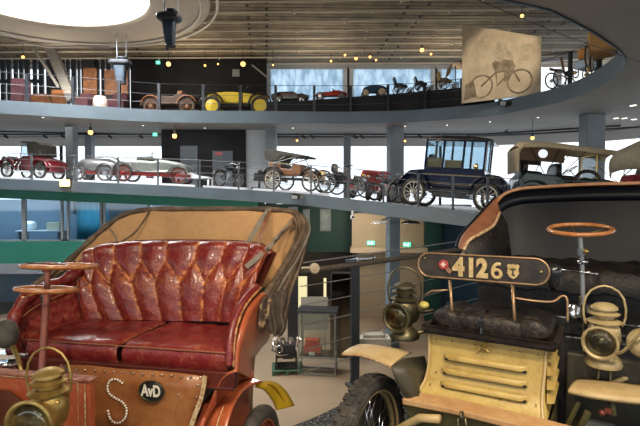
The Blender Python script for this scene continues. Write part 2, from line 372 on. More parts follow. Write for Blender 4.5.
for i in range(len(OUT)):
    a, c = OUT[i], OUT[(i+1) % len(OUT)]; nm = names[i]
    seg('wall_%s_lintel' % nm, a, c, CAMZ+2.83, CEIL, lintel_m, .05)
    seg('wall_%s_lower' % nm, a, c, LOW, (.9 if i not in (0,) else 1.6), mat('grey_lower_wall', (.25,.25,.26), .7, 0, (.3,.3,.31), .5))
    if i != 5:
        seg('wall_%s_sill' % nm, a, c, CEIL, UP+.5, mat('pale_upper_wall', (.5,.52,.55), .7, 0, (.55,.57,.6), .6))
        seg('wall_%s_top' % nm, a, c, ROOFZ-.25, ROOFZ+1.6, mat('pale_upper_wall', (.5,.52,.55)))
    else: seg('wall_south_upper', a, c, CEIL, ROOFZ+1.6, MATS['pale_upper_wall'])
# mullions + film on the upper storey
k = 10
NWIN = [(263,347),(347,434),(434,470)]
for a, c in [(268,346),(350,433),(437,520),(520,556)]:
    f = MB(); xa, xc = X(a,25.3), X(c,25.3); z0, z1 = UP+.5, ROOFZ-.25
    for x in (xa, xc): f.bx((x-.16,25.2,z0),(x+.16,25.42,z1))
    w = struct(f.build('window_%d' % k, mat('white_mullion', (.62,.68,.75), .5, 0, (.66,.72,.78), 2))); k += 1
    if a < 500: part(w, 'frosted_pane', film, lambda q: q.bx((xa,25.3,z0),(xc,25.32,z1)))
for a, c in [(246,345),(345,440),(440,560),(-40,62),(62,165)]:
    f = MB(); xa, xc = X(a,25.3), X(c,25.3)
    for x in (xa, xc): f.bx((x-.06,25.25,1.6),(x+.06,25.35,CAMZ+2.83))
    w = struct(f.build('window_%d' % k, MATS['window_frame_grey'])); k += 1
    part(w, 'pane', clear, lambda q: q.bx((xa,25.3,1.6),(xc,25.31,CAMZ+2.83)))
# wall of the upper storey, left: slatted glazing, then black wall
XL = X(140,25.3)
struct(MB().bx((XL,24.2,UP),(X(267,24.2),24.35,ROOFZ+.4)).build('wall_black', black_m))
tag(MB().box((0,0,0),(.35,.08,.35)).build('wall_notice', mat('notice_grey', (.28,.3,.32), .6)), 'small grey notice on the black wall above the yellow car', 'notice').location = P(236,73,24.12)
slat_m = mat('dark_slat', (.02,.024,.035), .6, 0, (.035,.04,.05), 4)
b = MB(); rnd = random.Random(4); x = -20.
while x < XL:
    w = rnd.uniform(.09,.24); b.bx((x,24.6,UP),(x+w,24.75,ROOFZ+.4)); x += w + rnd.uniform(.1,.2)
b.bx((-20,24.55,UP),(XL,24.8,UP+.25)); b.bx((-20,24.55,UP+2.2),(-14.3,24.8,UP+2.35)); struct(b.build('wall_slatted', slat_m))
for px0, px1, y0 in ((49,62,60),(84,96,66),(140,150,60)):
    struct(MB().bx((X(px0,24.4),24.3,UP),(X(px1,24.4),24.5,ROOFZ)).build('pillar', slat_m))
# ---- dark core, doors and pale panel behind the ramp
CY = 22.6
struct(MB().bx((X(162,CY),CY,1.9),(X(246,CY),CY+2,CEIL)).build('wall_core', black_m))
struct(MB().bx((X(246,CY),CY+.1,1.9),(X(268,CY),CY+.3,CEIL)).build('wall_pale_panel', mat('pale_panel', (.42,.45,.48), .6, 0, (.47,.5,.53), 1)))
for i, (a, c, y0, y1) in enumerate([(181,198,146,187),(213,233,151,187)]):
    z0, z1 = P(0,y1,CY).z, P(0,y0,CY).z
    d = struct(MB().bx((X(a,CY),CY-.06,z0),(X(c,CY),CY,z1)).build('door_%d' % (i+1), mat('door_grey', (.1,.125,.15), .5, 0, (.12,.145,.17), 2)))
    part(d, 'handle', chrome, lambda q: q.tube([(X(c,CY)-.12,CY-.06,z0+1.05),(X(c,CY)-.12,CY-.12,z0+1.05),(X(c,CY)-.25,CY-.12,z0+1.05)],.015))
    if i: part(d, 'warning_plate', mat('warning_red', (.45,.12,.12), .5), lambda q: q.bx((X(216,CY),CY-.08,P(0,155.5,CY).z),(X(222.5,CY),CY-.06,P(0,152,CY).z)))
# ---- columns between ramp and gallery, and under the ramp
colm = mat('column_grey', (.19,.215,.24), .7, 0, (.225,.25,.27), 1.2, bump=.2)
for i, (px, w, d, lab) in enumerate([(72.5,8,21.5,''),(90.5,6.5,24.4,''),(271.5,10.5,22,''),(347,7,24.3,''),(395,15,21.8,''),(591,22,18.7,'')]):
    ww = w/480*d; p = P(px,200,d)
    struct(MB().box((p.x,p.y,(CEIL+1.2)/2),(ww,.45,CEIL-1.2),(0,0,.25 if px > 380 else 0)).build('column', colm, bevel=.03))
p = P(393.5,200,15.6); struct(MB().box((p.x-.02,p.y,(1.5+LOW)/2),(.38,.3,1.5-LOW),(0,0,.35)).build('column', mat('column_blue_grey', (.12,.17,.22), .5, 0, (.14,.2,.25), 1), bevel=.02))
p = P(306,200,16.4); struct(MB().box((p.x-.45,p.y,(1.6+LOW)/2),(.35,.3,1.6-LOW)).build('column', dark_steel))
# ---- our platform
plat = [(6.5,9.2),(2.05,6.25),(-.02,4.02),(-.5,3.6),(-.78,5.4),(-9,5.6),(-24,5.6),(-24,-6.9),(19.4,-6.9),(19.4,8.2),(9.5,9.3)]
struct(MB().prism(plat, -.3, 0, 'z').build('floor', gravel))
# ---- roof: boards, purlins, skylight ring
SC = Vector((-9.4,16.2)); roofz = lambda y: ROOFZ + .055*(25.3-max(y, 6))
b = MB(); N = 0.5
for i in range(int(50/N)):
    for j in range(int(33/N)):
        x0, y0 = -30+i*N, -7.2+j*N
        if (Vector((x0+N/2, y0+N/2))-SC).length < 4.6: continue
        k = len(b.v); b.v += [Vector((x, y, roofz(y))) for x, y in ((x0,y0),(x0+N,y0),(x0+N,y0+N),(x0,y0+N))]; b.f.append((k,k+1,k+2,k+3))
roof_m = bpy.data.materials.new('roof_boards'); roof_m.use_nodes = True; nt = roof_m.node_tree; bs = nt.nodes['Principled BSDF']; bs.inputs['Roughness'].default_value = .8
tc = nt.nodes.new('ShaderNodeTexCoord'); mp = nt.nodes.new('ShaderNodeMapping'); mp.inputs['Rotation'].default_value = (0,0,-.05); mp.inputs['Scale'].default_value = (.5,1.1,1)
nt.links.new(tc.outputs['Object'], mp.inputs[0])
bk = nt.nodes.new('ShaderNodeTexBrick'); bk.inputs['Color1'].default_value = (.36,.29,.2,1); bk.inputs['Color2'].default_value = (.25,.205,.15,1); bk.inputs['Mortar'].default_value = (.03,.028,.028,1)
bk.inputs['Scale'].default_value = 1.; bk.inputs['Mortar Size'].default_value = .03; bk.inputs['Brick Width'].default_value = 3.1; bk.inputs['Row Height'].default_value = .3; bk.offset = .12
nz = nt.nodes.new('ShaderNodeTexNoise'); nz.inputs['Scale'].default_value = 1.5; nz.inputs['Detail'].default_value = 8
mx = nt.nodes.new('ShaderNodeMixRGB'); mx.blend_type = 'MULTIPLY'; mx.inputs[0].default_value = .6
rp = nt.nodes.new('ShaderNodeValToRGB'); rp.color_ramp.elements[0].position = .4; rp.color_ramp.elements[0].color = (.45,.45,.47,1); rp.color_ramp.elements[1].position = .6
nt.links.new(mp.outputs[0], bk.inputs['Vector']); nt.links.new(tc.outputs['Object'], nz.inputs['Vector']); nt.links.new(nz.outputs['Fac'], rp.inputs[0]); nt.links.new(bk.outputs['Color'], mx.inputs[1]); nt.links.new(rp.outputs[0], mx.inputs[2]); nt.links.new(mx.outputs[0], bs.inputs['Base Color'])
struct(b.build('ceiling', roof_m))
pur = mat('roof_purlin', (.6,.54,.45), .6, 0, (.66,.6,.5), 3)
for i, y in enumerate([24.9,24.,23.1,22.2,21.35,20.5,19.6,18.7,17.8,16.9,16,15,14,13,12,11,10,9]):
    z = roofz(y)-.12; x0 = -29.9; b = MB()
    if abs(y-SC.y) < 5.5: x0 = SC.x + math.sqrt(5.6**2-(y-SC.y)**2)
    b.tube([(x0, y+.35, z), (19, y-.35, z)], .038, 6)
    for x in range(int(x0)+2, 18, 3): b.box((x+(i % 3), y+.35-.7*(x+i % 3-x0)/(19-x0), z-.02), (.07,.08,.12))
    struct(b.build('roof_purlin', pur, smooth=40))
b = MB(); ZD = CAMZ+6.95
M = Matrix.Translation((SC.x, SC.y, 0))
b.lathe([(3.55,ZD),(5.55,ZD),(5.6,ZD+.06),(5.55,ZD+.12),(3.5,ZD+.12),(3.5,ZD+1.4)], 96, M); b.f = b.f[:-2]
struct(b.build('skylight_ring', mat('skylight_plaster', (.5,.45,.38), .8, 0, (.54,.49,.42), .8), smooth=40))
sky = MB(); sky.lathe([(0,ZD+1.3),(3.5,ZD+1.3)], 96, M); struct(sky.build('window_30', emit('skylight_diffuser', (1,1,1), 3.)))
b = MB(); b.ring((SC.x,SC.y,ZD+.05),5.85,.06,n=96); struct(b.build('trim_5', mat('ring_pipe', (.6,.57,.52), .4, .2, (.65,.62,.58), 3), smooth=True))
b = MB(); b.ring((SC.x,SC.y,ZD-.06),5.25,.05,n=96); struct(b.build('trim_6', MATS['ring_pipe'], smooth=True))
# slanting struts on the left
b = MB(); pts = [P(47,40,23.3), P(73,100,22.6)]; b.ribbon(pts, .42, .3, (0,1,0)); struct(b.build('roof_strut', mat('strut_grey', (.3,.29,.28), .6, 0, (.34,.33,.31), 2)))
b = MB(); b.tube([P(33,47,22.5), P(58,86,22.5)], .07); struct(b.build('roof_strut', MATS['strut_grey']))
b = MB(); b.tube([P(103,44,24.5), P(117,60,24.5)], .04); b.tube([P(-20,28,21), P(20,42,21), P(50,47,21.5), P(110,46,22)], .05); struct(b.build('roof_tie', MATS['strut_grey']))
b = MB(); b.tube([P(252,65,23.6), P(268,78,23.6)], .04); struct(b.build('roof_tie', MATS['strut_grey']))

# ---- railings
def railing(name, label, pts, posts, h, wires, mp_, mw, pw=.06, top_r=.02, pd=None):
    t = thing(name, label, 'railing', pts[0])
    o = Vector(pts[0])
    for p in posts:
        p = Vector(p)-o; part(t, 'post', mp_, lambda q: q.box((p.x,p.y,h/2+p.z),(pw,pd or pw,h)))
    sp = [Vector(p)-o for p in pts]
    part(t, 'handrail', mp_, lambda q: q.tube([p+Vector((0,0,h)) for p in sp], top_r, 8), smooth=50)
    for w in wires: part(t, 'cable', mw, lambda q: q.tube([p+Vector((0,0,w)) for p in sp], .007, 5))
    return t
px_posts = [30,73,117,157,199,238,273.5,311,348,384,419,454,489,524,560,596]
railing('ramp_railing', 'thin grey post and cable railing along the edge of the middle ramp', [edge(px)+Vector((0,.12,0)) for px in range(-90, 700, 20)], [edge(p)+Vector((0,.12,0)) for p in px_posts], 1.02, (.3,.55,.8), mat('ramp_post', (.09,.1,.12), .5, .2, (.11,.125,.14), 4), mat('dark_cable', (.12,.13,.14), .6, .2, (.15,.15,.16), 4), .06, .012)
up_px = [(-20,112.6),(30,115),(75,117),(120,119.4),(159,121.4),(202,122),(238,122.3),(273,122.6),(311,122.9),(347,123),(384,122.3),(420.5,121.2),(457,118.5),(495,114.5),(530,108.2),(563,100.8),(591,90),(613,77)]
pts = []
for x, y in up_px: p = PZ(x,y,CEIL); q = p + (p-ctr).normalized()*.25; pts.append(Vector((q.x,q.y,UP)))
railing('upper_railing', 'dark post railing round the opening of the upper gallery', pts, pts[1:], 1.15, (.35,.7), mat('upper_post', (.03,.035,.045), .4, .3, (.04,.045,.055), 4), mat('upper_cable', (.12,.13,.14), .4, .5, (.15,.15,.16), 4), .11, .012)
# our own railing behind the two cars
A = P(301,404,4.2); A.z = 0; rp_ = [Vector((-.17,4.2,0)), Vector((.35,4.68,0)), Vector((1.,5.3,0)), Vector((2.0,6.35,0)), Vector((3.6,7.6,0)), Vector((6.3,9.2,0))]
t = thing('near_railing', 'dark railing with thick mesh wrapped handrail between the two front cars', 'railing', (0,0,0))
for p in (Vector((.34,4.66,0)), Vector((2.35,6.65,0)), Vector((4.6,8.25,0))):
    part(t, 'post', dark_steel, lambda q: (q.box((p.x,p.y,.6),(.085,.05,1.2),(0,0,.3)), q.box((p.x,p.y,.02),(.16,.12,.03),(0,0,.3))), bevel=.004)
part(t, 'handrail', mat('mesh_wrap', (.035,.025,.02), .8, 0, (.16,.13,.1), 70, bump=.8), lambda q: q.tube([p+Vector((0,0,1.2)) for p in rp_], .026, 10), smooth=True)
part(t, 'tension_cable', wire_m, lambda q: q.tube([p+Vector((0,-.02,1.28+.01*i)) for i, p in enumerate(rp_)], .006, 6))
for w in (1.07,.9,.72,.5,.3): part(t, 'cable', wire_m, lambda q: q.tube([p+Vector((0,0,w)) for p in rp_], .005, 6))
part(t, 'clamp', chrome, lambda q: (q.box((.3,4.62,1.245),(.13,.03,.03),(0,0,.75)), q.tube([(.36,4.7,1.25),(.46,4.8,1.24),(.52,4.86,1.24)],.018), q.ball((.54,4.88,1.24),.026)))
part(t, 'pulley', mat('cream_plastic', (.6,.5,.36), .4, 0, (.5,.4,.27), 9), lambda q: (q.ring((-.05,4.26,1.22),.03,.02,(.4,-.9,.1)), q.tube([(-.2,4.25,1.22),(-.05,4.27,1.22)],.018), q.ball((-.05,4.25,1.22),.022)))

# ---- low white plinths under the ramp cars
def plinth(px0, px1, back, depth, h=.09):
    n = 8; l = [[], [], [], []]
    for i in range(n+1):
        px = px0+(px1-px0)*i/n; a = ramp(px, back); c = ramp(px, back+depth)
        l[0].append(a); l[1].append(a+Vector((0,0,h))); l[2].append(c+Vector((0,0,h))); l[3].append(c)
    b = MB(); b.loft(l); b.f += [(0,n+1,2*(n+1),3*(n+1)), (n, 2*n+1, 3*n+2, 4*n+3)]
    return b.build('display_plinth', white_m)
for a, c, nm in ((-30,65,'carrying the maroon car'),(78,195,'carrying the silver racing cars'),(203,248,'under the motorcycle'),(253,330,'under the brown tonneau car')):
    tag(plinth(a, c, .35, 2.6), 'low white display plinth on the ramp %s' % nm, 'plinth')
# black display plinths of the upper gallery, rising to the right
pp = MB(); l = [[],[],[],[]]
for x, y in [(262,101.8),(280,101.5),(300,100.5),(345,97),(384,94),(420,91),(455,87.2)]:
    yb = interp([(a_, b_) for a_, b_ in RIM], x)[0]; p = PZ(x,yb,CEIL); q = p + (p-ctr).normalized()*.45; zt = P(x,y,q.y).z
    q2 = q + (p-ctr).normalized()*1.9
    for i, v in enumerate([(q.x,q.y,UP),(q.x,q.y,zt),(q2.x,q2.y,zt),(q2.x,q2.y,UP)]): l[i].append(Vector(v))
pp.loft(l); tag(pp.build('display_plinth', black_m), 'long black display plinth under the small cars of the upper gallery', 'plinth')
PL = l
# ============================================================ VEHICLES OF THE GALLERIES
def wheel(t, x, y, r, w=.07, tm=rubber, sm=None, n=12, hub=.07, disc=False, z=None, tr=None):
    z = r if z is None else z; tr = tr or w/2
    o = part(t, 'wheel', tm, lambda q: q.ring((x,y,z), r-tr, tr, (0,1,0), 28, 8), smooth=True)
    if disc: part(o, 'wheel_disc', sm, lambda q: q.lathe([(r*.8,-.02),(r*.78,.015),(r*.3,.03),(.02,.05)], 24, Matrix.Translation((x,y,z)) @ Matrix.Rotation(PI/2*(1 if y < 0 else -1),4,'X')), smooth=40)
    else:
        def sp(q):
            q.ring((x,y,z), r-2.2*tr, tr*.45, (0,1,0), 28, 6)
            for k in range(n):
                a = 2*PI*k/n; q.tube([(x,y,z), (x+(r-2*tr)*math.cos(a), y, z+(r-2*tr)*math.sin(a))], max(.008, r*.028), 5)
        part(o, 'spokes', sm, sp, smooth=40)
        part(o, 'hub', sm, lambda q: q.lathe([(hub,-.05),(hub,.05),(hub*.5,.09)], 12, Matrix.Translation((x,y,z)) @ Matrix.Rotation(PI/2,4,'X')), smooth=40)
    return o
def four(t, xr, xf, tw, rr, rf, **k):
    for s in (-1, 1): wheel(t, xr, s*tw, rr, **k); wheel(t, xf, s*tw, rf, **k)
def arch(t, x, y, r, w, m, a0=10, a1=170, name='fender', z=None, th=.02):
    z = r*.9 if z is None else z
    b = MB(); L = []
    for s in (-w/2, -w*.3, w*.3, w/2):
        k = r-(.03 if abs(s) > w*.4 else 0)
        L.append([Vector((x+k*math.cos(math.radians(a)), y+s, z+k*math.sin(math.radians(a)))) for a in range(a0, a1+1, 10)])
    b.loft(L); return b.build(name, m, t, smooth=60, solid=th)
def headlamp(t, p, r, m, lm=None, d=(1,0,0), name='headlamp'):
    M = Matrix.Translation(p) @ Vector((0,0,1)).rotation_difference(Vector(d)).to_matrix().to_4x4()
    o = part(t, name, m, lambda q: q.lathe([(r*.3,-r*1.3),(r*.8,-r*.7),(r,0),(r*1.08,.01),(r*.9,.02)], 14, M), smooth=50)
    part(o, 'lens', lm or chrome, lambda q: q.lathe([(r*.9,.012),(r*.5,.03),(.001,.035)], 14, M), smooth=True); return o
def bodyp(t, name, m, pts, hw, bev=.04, y0=None, y1=None, **k): return part(t, name, m, lambda q: q.prism(pts, -hw if y0 is None else y0, hw if y1 is None else y1), bevel=bev, **k)
def steer(t, p, r, tilt, m=black_p):
    n = Vector((-math.sin(tilt),0,math.cos(tilt)))
    o = part(t, 'steering_wheel', m, lambda q: (q.ring(p, r, .014, n, 20, 6), [q.tube([Vector(p), Vector(p)+Vector((0,0,1)).rotation_difference(n) @ Vector((r*math.cos(a), r*math.sin(a), 0))], .008, 5) for a in (0,2.1,4.2)]), smooth=True)
    part(o, 'column', m, lambda q: q.tube([Vector(p), Vector(p)-n*.55], .016, 6)); return o

maroon = mat('maroon_paint', (.16,.012,.022), .22, 0, (.2,.016,.026), 4, coat=.5)
silver_b = mat('silver_body', (.2,.205,.21), .4, .6, (.15,.155,.16), 5)
green_silver = mat('dull_green_body', (.2,.22,.19), .45, .2, (.15,.17,.15), 5)
red_ch = mat('red_chassis', (.22,.018,.012), .5, 0, (.27,.024,.016), 5)
navy = mat('navy_paint', (.005,.01,.04), .18, 0, (.007,.014,.052), 4, coat=.6)
yellow = mat('yellow_paint', (.65,.45,.03), .3, 0, (.7,.5,.04), 4, coat=.3)
brown_w = mat('brown_wood_body', (.2,.085,.035), .4, 0, (.26,.12,.05), 8)
beige_cloth = mat('beige_cloth', (.62,.5,.31), .85, 0, (.7,.57,.36), 9, bump=.3)
dark_cloth = mat('dark_cloth', (.06,.06,.05), .85, 0, (.09,.085,.07), 9)
dkgreen_p = mat('dark_green_paint', (.012,.04,.03), .25, 0, (.015,.05,.035), 4, coat=.4)
leather_b = mat('black_leather', (.014,.014,.016), .35, 0, (.03,.028,.026), 16, bump=.4, c3=(.1,.085,.06))
cream_sp = mat('cream_spokes', (.6,.58,.5), .5, 0, (.5,.48,.4), 9)
brass = mat('polished_brass', (.75,.5,.16), .25, 1., (.62,.4,.13), 7)
gp = glass('car_glass', (.8,.88,.92), .12)

def rot_at(px, back, rz, name, label, cat, group=None, z=.09):
    p = ramp(px, back); return thing(name, label, cat, p+Vector((0,0,z)), rz, group)

# 1 maroon car, dark hood up, far left
t = rot_at(34, 1.5, PI-.25, 'vintage_car', 'maroon vintage car with dark raised hood on the far left of the ramp', 'car')
bodyp(t, 'body', maroon, [(-1.2,.3),(-1.28,.55),(-1.0,.85),(-.5,.98),(.25,.95),(.35,.85),(1.0,.8),(1.08,.35)], .42, .1, smooth=40)
bodyp(t, 'hood', dark_cloth, [(-.75,.95),(-.72,1.42),(-.5,1.55),(.25,1.56),(.3,1.5),(-.05,1.46),(-.1,.97)], .46, .05)
part(t, 'windscreen', chrome, lambda q: (q.tube([(.3,-.4,.9),(.2,-.42,1.5),(.2,.42,1.5),(.3,.4,.9)], .02)), smooth=True)
part(t, 'windscreen_glass', gp, lambda q: q.add([(.3,-.4,.92),(.2,-.4,1.48),(.2,.4,1.48),(.3,.4,.92)], [(0,1,2,3)]), solid=.01)
for x, y, a0, a1 in ((-.8,-.5,-10,170),(-.8,.5,-10,170),(.85,-.5,5,190),(.85,.5,5,190)): arch(t, x, y, .44, .22, maroon, a0, a1, th=.03)
four(t, -.8, .85, .5, .34, .34, w=.11, sm=chrome, disc=True)
bodyp(t, 'radiator', chrome, [(1.08,.35),(1.08,.95),(1.16,.95),(1.18,.35)], .25, .03)
part(t, 'running_board', chrome, lambda q: (q.bx((-.4,-.6,.28),(.45,-.4,.33)), q.bx((-.4,.4,.28),(.45,.6,.33))))
for s in (-1,1): headlamp(t, (1.15,s*.38,.8), .12, chrome)
part(t, 'exhaust_pipe', chrome, lambda q: [q.tube([(.2+.2*i,.44,.7),(.25+.2*i,.55,.5),(.2+.2*i,.58,.3)], .04) for i in range(4)], smooth=True)
# round chrome instrument column beside column
# 2 silver tail racer
t = rot_at(101, 1.3, PI, 'racing_car', 'silver torpedo bodied racing car with round nose, left of the two racers', 'racing car')
part(t, 'body', silver_b, lambda q: q.lathe([(.03,-.95),(.2,-.85),(.3,-.5),(.34,0),(.34,.45),(.27,.8),(.12,.95),(.02,.97)], 20, Matrix.Translation((0,0,.62)) @ Matrix.Rotation(PI/2,4,'Y')), smooth=True)
bodyp(t, 'cockpit_cowl', silver_b, [(-.95,.8),(-.5,1.02),(.1,1.0),(.6,.8),(.6,.6),(-.95,.6)], .24, .08, smooth=40)
four(t, -.35, .75, .42, .34, .3, w=.08, sm=steel, n=16)
for s in (-1,1): arch(t, -.35, s*.42, .4, .15, silver_b, 0, 160)
part(t, 'red_frame', red_ch, lambda q: (q.bx((-1,-.3,.3),(.9,-.24,.38)), q.bx((-1,.24,.3),(.9,.3,.38))))
t = rot_at(156, 1.2, 0.0, 'racing_car', 'long pale green silver racing car on a red chassis, right of the silver torpedo racer', 'racing car')
bodyp(t, 'body', green_silver, [(-1.45,.38),(-1.5,.75),(-1.3,.9),(-.5,.92),(-.1,.9),(.2,.98),(.9,.9),(1.35,.75),(1.4,.4)], .3, .1, smooth=40)
bodyp(t, 'cockpit_rim', dark_cloth, [(-.75,.9),(-.7,1.05),(-.3,1.07),(.3,.98),(.3,.93)], .26, .03)
part(t, 'chassis', red_ch, lambda q: (q.bx((-1.5,-.33,.3),(1.5,-.26,.4)), q.bx((-1.5,.26,.3),(1.5,.33,.4)), q.bx((-.3,-.3,.2),(-.2,.3,.3)), q.bx((1.0,-.45,.3),(1.1,.45,.36)), q.bx((-1.2,-.45,.3),(-1.1,.45,.36))))
four(t, -1.15, 1.05, .48, .36, .36, w=.08, sm=red_ch, n=14)
for x in (-1.15, 1.05):
    for s in (-1,1): arch(t, x, s*.48, .43, .16, silver_b, 10, 175)
part(t, 'exhaust_pipe', chrome, lambda q: q.tube([(.9,-.36,.6),(.5,-.42,.5),(-1.2,-.42,.45)], .035), smooth=True)
steer(t, (-.25,0,1.12), .16, 1.0)
# white display tables
t = rot_at(196, 1.6, 0, 'display_table', 'low white display table draped to a peak beside the dark doors', 'table')
part(t, 'table_top', white_m, lambda q: q.prism([(-.75,.3),(-.4,.62),(.05,.42),(.62,.38),(.62,.34),(-.75,.25)], -.4, .4))
for x, y in ((-.7,-.35),(-.7,.35),(.58,-.35),(.58,.35)): part(t, 'leg', white_m, lambda q: q.bx((x-.03,y-.03,0),(x+.03,y+.03,.32)))
def motorcycle(t, m, s=1., r=.32):
    wheel(t, -.62*s, 0, r, w=.07, sm=steel, n=16); wheel(t, .62*s, 0, r, w=.07, sm=steel, n=16)
    part(t, 'frame', black_p, lambda q: (q.tube([(-.62*s,.0,r),(-.2*s,.0,.7),(.35*s,0,.78),(.62*s,0,r)], .02), q.tube([(-.62*s,.06,r),(0,.06,.28),(.3*s,0,.75)], .02)), smooth=True)
    part(t, 'engine', steel, lambda q: (q.lathe([(.09,0),(.11,.04),(.09,.08),(.11,.12),(.09,.16),(.1,.22)], 12, Matrix.Translation((0,0,.36))), q.box((0,0,.3),(.26,.16,.18)), q.tube([(.05,-.08,.45),(.15,-.12,.25),(-.5,-.12,.22)], .025)), smooth=40)
    part(t, 'fuel_tank', m, lambda q: q.pillow((.12*s,0,.74),(.42,.18,.17),.5), smooth=True)
    part(t, 'saddle', black_p, lambda q: q.pillow((-.25*s,0,.8),(.3,.2,.1),.6), smooth=True)
    part(t, 'handlebar', chrome, lambda q: q.tube([(.3*s,-.3,.98),(.42*s,-.2,1.),(.45*s,0,.95),(.42*s,.2,1.),(.3*s,.3,.98)], .015), smooth=True)
    headlamp(t, (.56*s,0,.85), .08, chrome)
    for x in (-.62, .62): arch(t, x*s, 0, r+.05, .1, m, 30, 160, z=r, th=.012)
t = rot_at(229, 1.5, .9, 'motorcycle', 'black motorcycle standing in front of the dark wall left of the pale panel', 'motorcycle'); motorcycle(t, black_p, .8)
t = rot_at(259, 1.7, .2, 'engine_cart', 'small black display engine on a stand left of the brown tonneau car', 'engine')
part(t, 'stand', black_p, lambda q: (q.bx((-.3,-.25,0),(.3,.25,.06)), q.bx((-.05,-.05,0),(.05,.05,.35)), q.bx((-.25,-.2,.32),(.25,.2,.37))))
part(t, 'engine_block', dark_steel, lambda q: (q.box((0,0,.5),(.45,.28,.26)), q.lathe([(.1,.6),(.12,.68),(.1,.76)],12)), bevel=.015)
part(t, 'flywheel', brass, lambda q: q.ring((.28,-.1,.5),.15,.025,(1,0,0)), smooth=True)
# 5 brown tonneau car with black folded top
t = rot_at(297, 1.5, PI-.45+PI, 'veteran_car', 'brown wooden bodied veteran car with black hood, middle of the ramp', 'car')
bodyp(t, 'body', brown_w, [(-1.05,.55),(-1.1,1.1),(-.6,1.08),(-.55,.85),(-.1,.82),(-.05,1.05),(.3,1.0),(.35,.62)], .42, .03)
part(t, 'gold_band', brass, lambda q: q.bx((-1.08,-.435,1.02),(-.58,.435,1.06)))
bodyp(t, 'hood', dark_cloth, [(-1.25,1.15),(-1.3,1.5),(-.95,1.55),(.5,1.35),(.5,1.28),(-.5,1.3),(-.7,1.1)], .5, .04)
part(t, 'hood_bow', black_p, lambda q: [q.tube([(-.9,s*.46,1.0),(.35,s*.48,1.35)], .015) for s in (-1,1)] + [q.tube([(-.9,s*.46,1.0),(-.1,s*.48,1.42)], .015) for s in (-1,1)])
bodyp(t, 'bonnet', brown_w, [(.35,.55),(.35,.85),(.95,.8),(1.0,.5)], .25, .04)
bodyp(t, 'radiator', brass, [(1.0,.45),(1.0,.82),(1.06,.82),(1.06,.45)], .22, .02)
part(t, 'chassis', black_p, lambda q: (q.bx((-1.2,-.32,.42),(1.15,-.26,.5)), q.bx((-1.2,.26,.42),(1.15,.32,.5)), q.bx((-.85,-.5,.36),(-.78,.5,.42)), q.bx((.78,-.5,.36),(.85,.5,.42))))
bodyp(t, 'seat', leather_b, [(-.95,.95),(-.95,1.25),(-.85,1.25),(-.82,1.02),(-.5,1.0),(-.5,.9)], .38, .03)
four(t, -.82, .82, .52, .4, .38, w=.07, sm=cream_sp)
for x in (-.82,.82):
    for s in (-1,1): arch(t, x, s*.52, .47, .16, black_p, 20, 160)
steer(t, (.15,.18,1.3), .17, .6)
for s in (-1,1): headlamp(t, (.98,s*.36,.75), .09, brass)
# 6 small quadricycle
t = rot_at(344, 1.3, -.45, 'voiturette', 'small black open voiturette with wire wheels left of the red off-roader', 'car')
part(t, 'frame', black_p, lambda q: (q.bx((-.6,-.25,.42),(.75,-.2,.48)), q.bx((-.6,.2,.42),(.75,.25,.48)), q.bx((-.55,-.42,.34),(-.49,.42,.4)), q.bx((.6,-.42,.34),(.66,.42,.4))))
bodyp(t, 'body', black_p, [(-.6,.48),(-.62,.75),(-.1,.75),(0,.55),(.35,.55),(.4,.78),(.7,.72),(.72,.48)], .26, .03)
part(t, 'seat', leather_b, lambda q: (q.pillow((-.3,0,.8),(.4,.5,.12),.4), q.pillow((-.5,0,.97),(.1,.5,.34),.4)), smooth=True)
part(t, 'seat_rail', brass, lambda q: q.tube([(-.15,-.28,.85),(-.45,-.3,1.05),(-.58,0,1.1),(-.45,.3,1.05),(-.15,.28,.85)], .012), smooth=True)
steer(t, (.05,0,1.1), .15, .3)
part(t, 'engine', steel, lambda q: (q.box((.5,0,.62),(.24,.3,.24)), [q.ring((.5,0,.5+.04*i),.13,.012) for i in range(6)]), smooth=30)
four(t, -.52, .63, .45, .37, .34, w=.05, sm=steel, n=18)
for s in (-1,1): headlamp(t, (.78,s*.22,.78), .07, brass); 
# 7 red off-roader
red_p = mat('red_paint', (.45,.035,.025), .25, 0, (.5,.045,.03), 4, coat=.4)
t = rot_at(373, 5.6, -PI/2-.42, 'off_roader', 'red boxy four wheel drive car behind the railing left of the tall column', 'car', z=0.0)
bodyp(t, 'body', red_p, [(-1.9,.45),(-1.95,1.0),(-.3,1.05),(.85,1.02),(1.75,.98),(1.8,.45)], .78, .06)
bodyp(t, 'cabin', red_p, [(-1.85,1.0),(-1.7,1.55),(.3,1.57),(.75,1.03)], .68, .05)
part(t, 'windscreen', gp, lambda q: q.add([(.83,-.6,1.05),(.4,-.56,1.5),(.4,.56,1.5),(.83,.6,1.05)], [(0,1,2,3)]), solid=.02)
part(t, 'side_window', MATS['office_wall'], lambda q: (q.bx((-1.5,-.7,1.12),(.2,-.685,1.45)), q.bx((-1.5,.685,1.12),(.2,.7,1.45))))
part(t, 'grille', dark_steel, lambda q: (q.bx((1.78,-.5,.62),(1.83,.5,.88)), [q.bx((1.8,-.5,.64+.05*i),(1.85,.5,.66+.05*i)) for i in range(5)]))
part(t, 'bumper', chrome, lambda q: q.bx((1.8,-.8,.42),(1.92,.8,.52)), bevel=.02)
for s in (-1,1): headlamp(t, (1.82,s*.62,.78), .09, chrome)
four(t, -1.25, 1.2, .72, .36, .36, w=.2, sm=steel, disc=True)
# 8 motor bicycle
t = rot_at(398, 1.15, .95, 'motorcycle', 'grey veteran motorcycle with wide handlebar in front of the tall column', 'motorcycle', z=.02); motorcycle(t, steel, .8, .34)
t = rot_at(386, 1.9, PI-.6, 'motorcycle', 'dark motorcycle half hidden between the red off-roader and the grey motorcycle', 'motorcycle', z=.02); motorcycle(t, black_p, .8, .33)
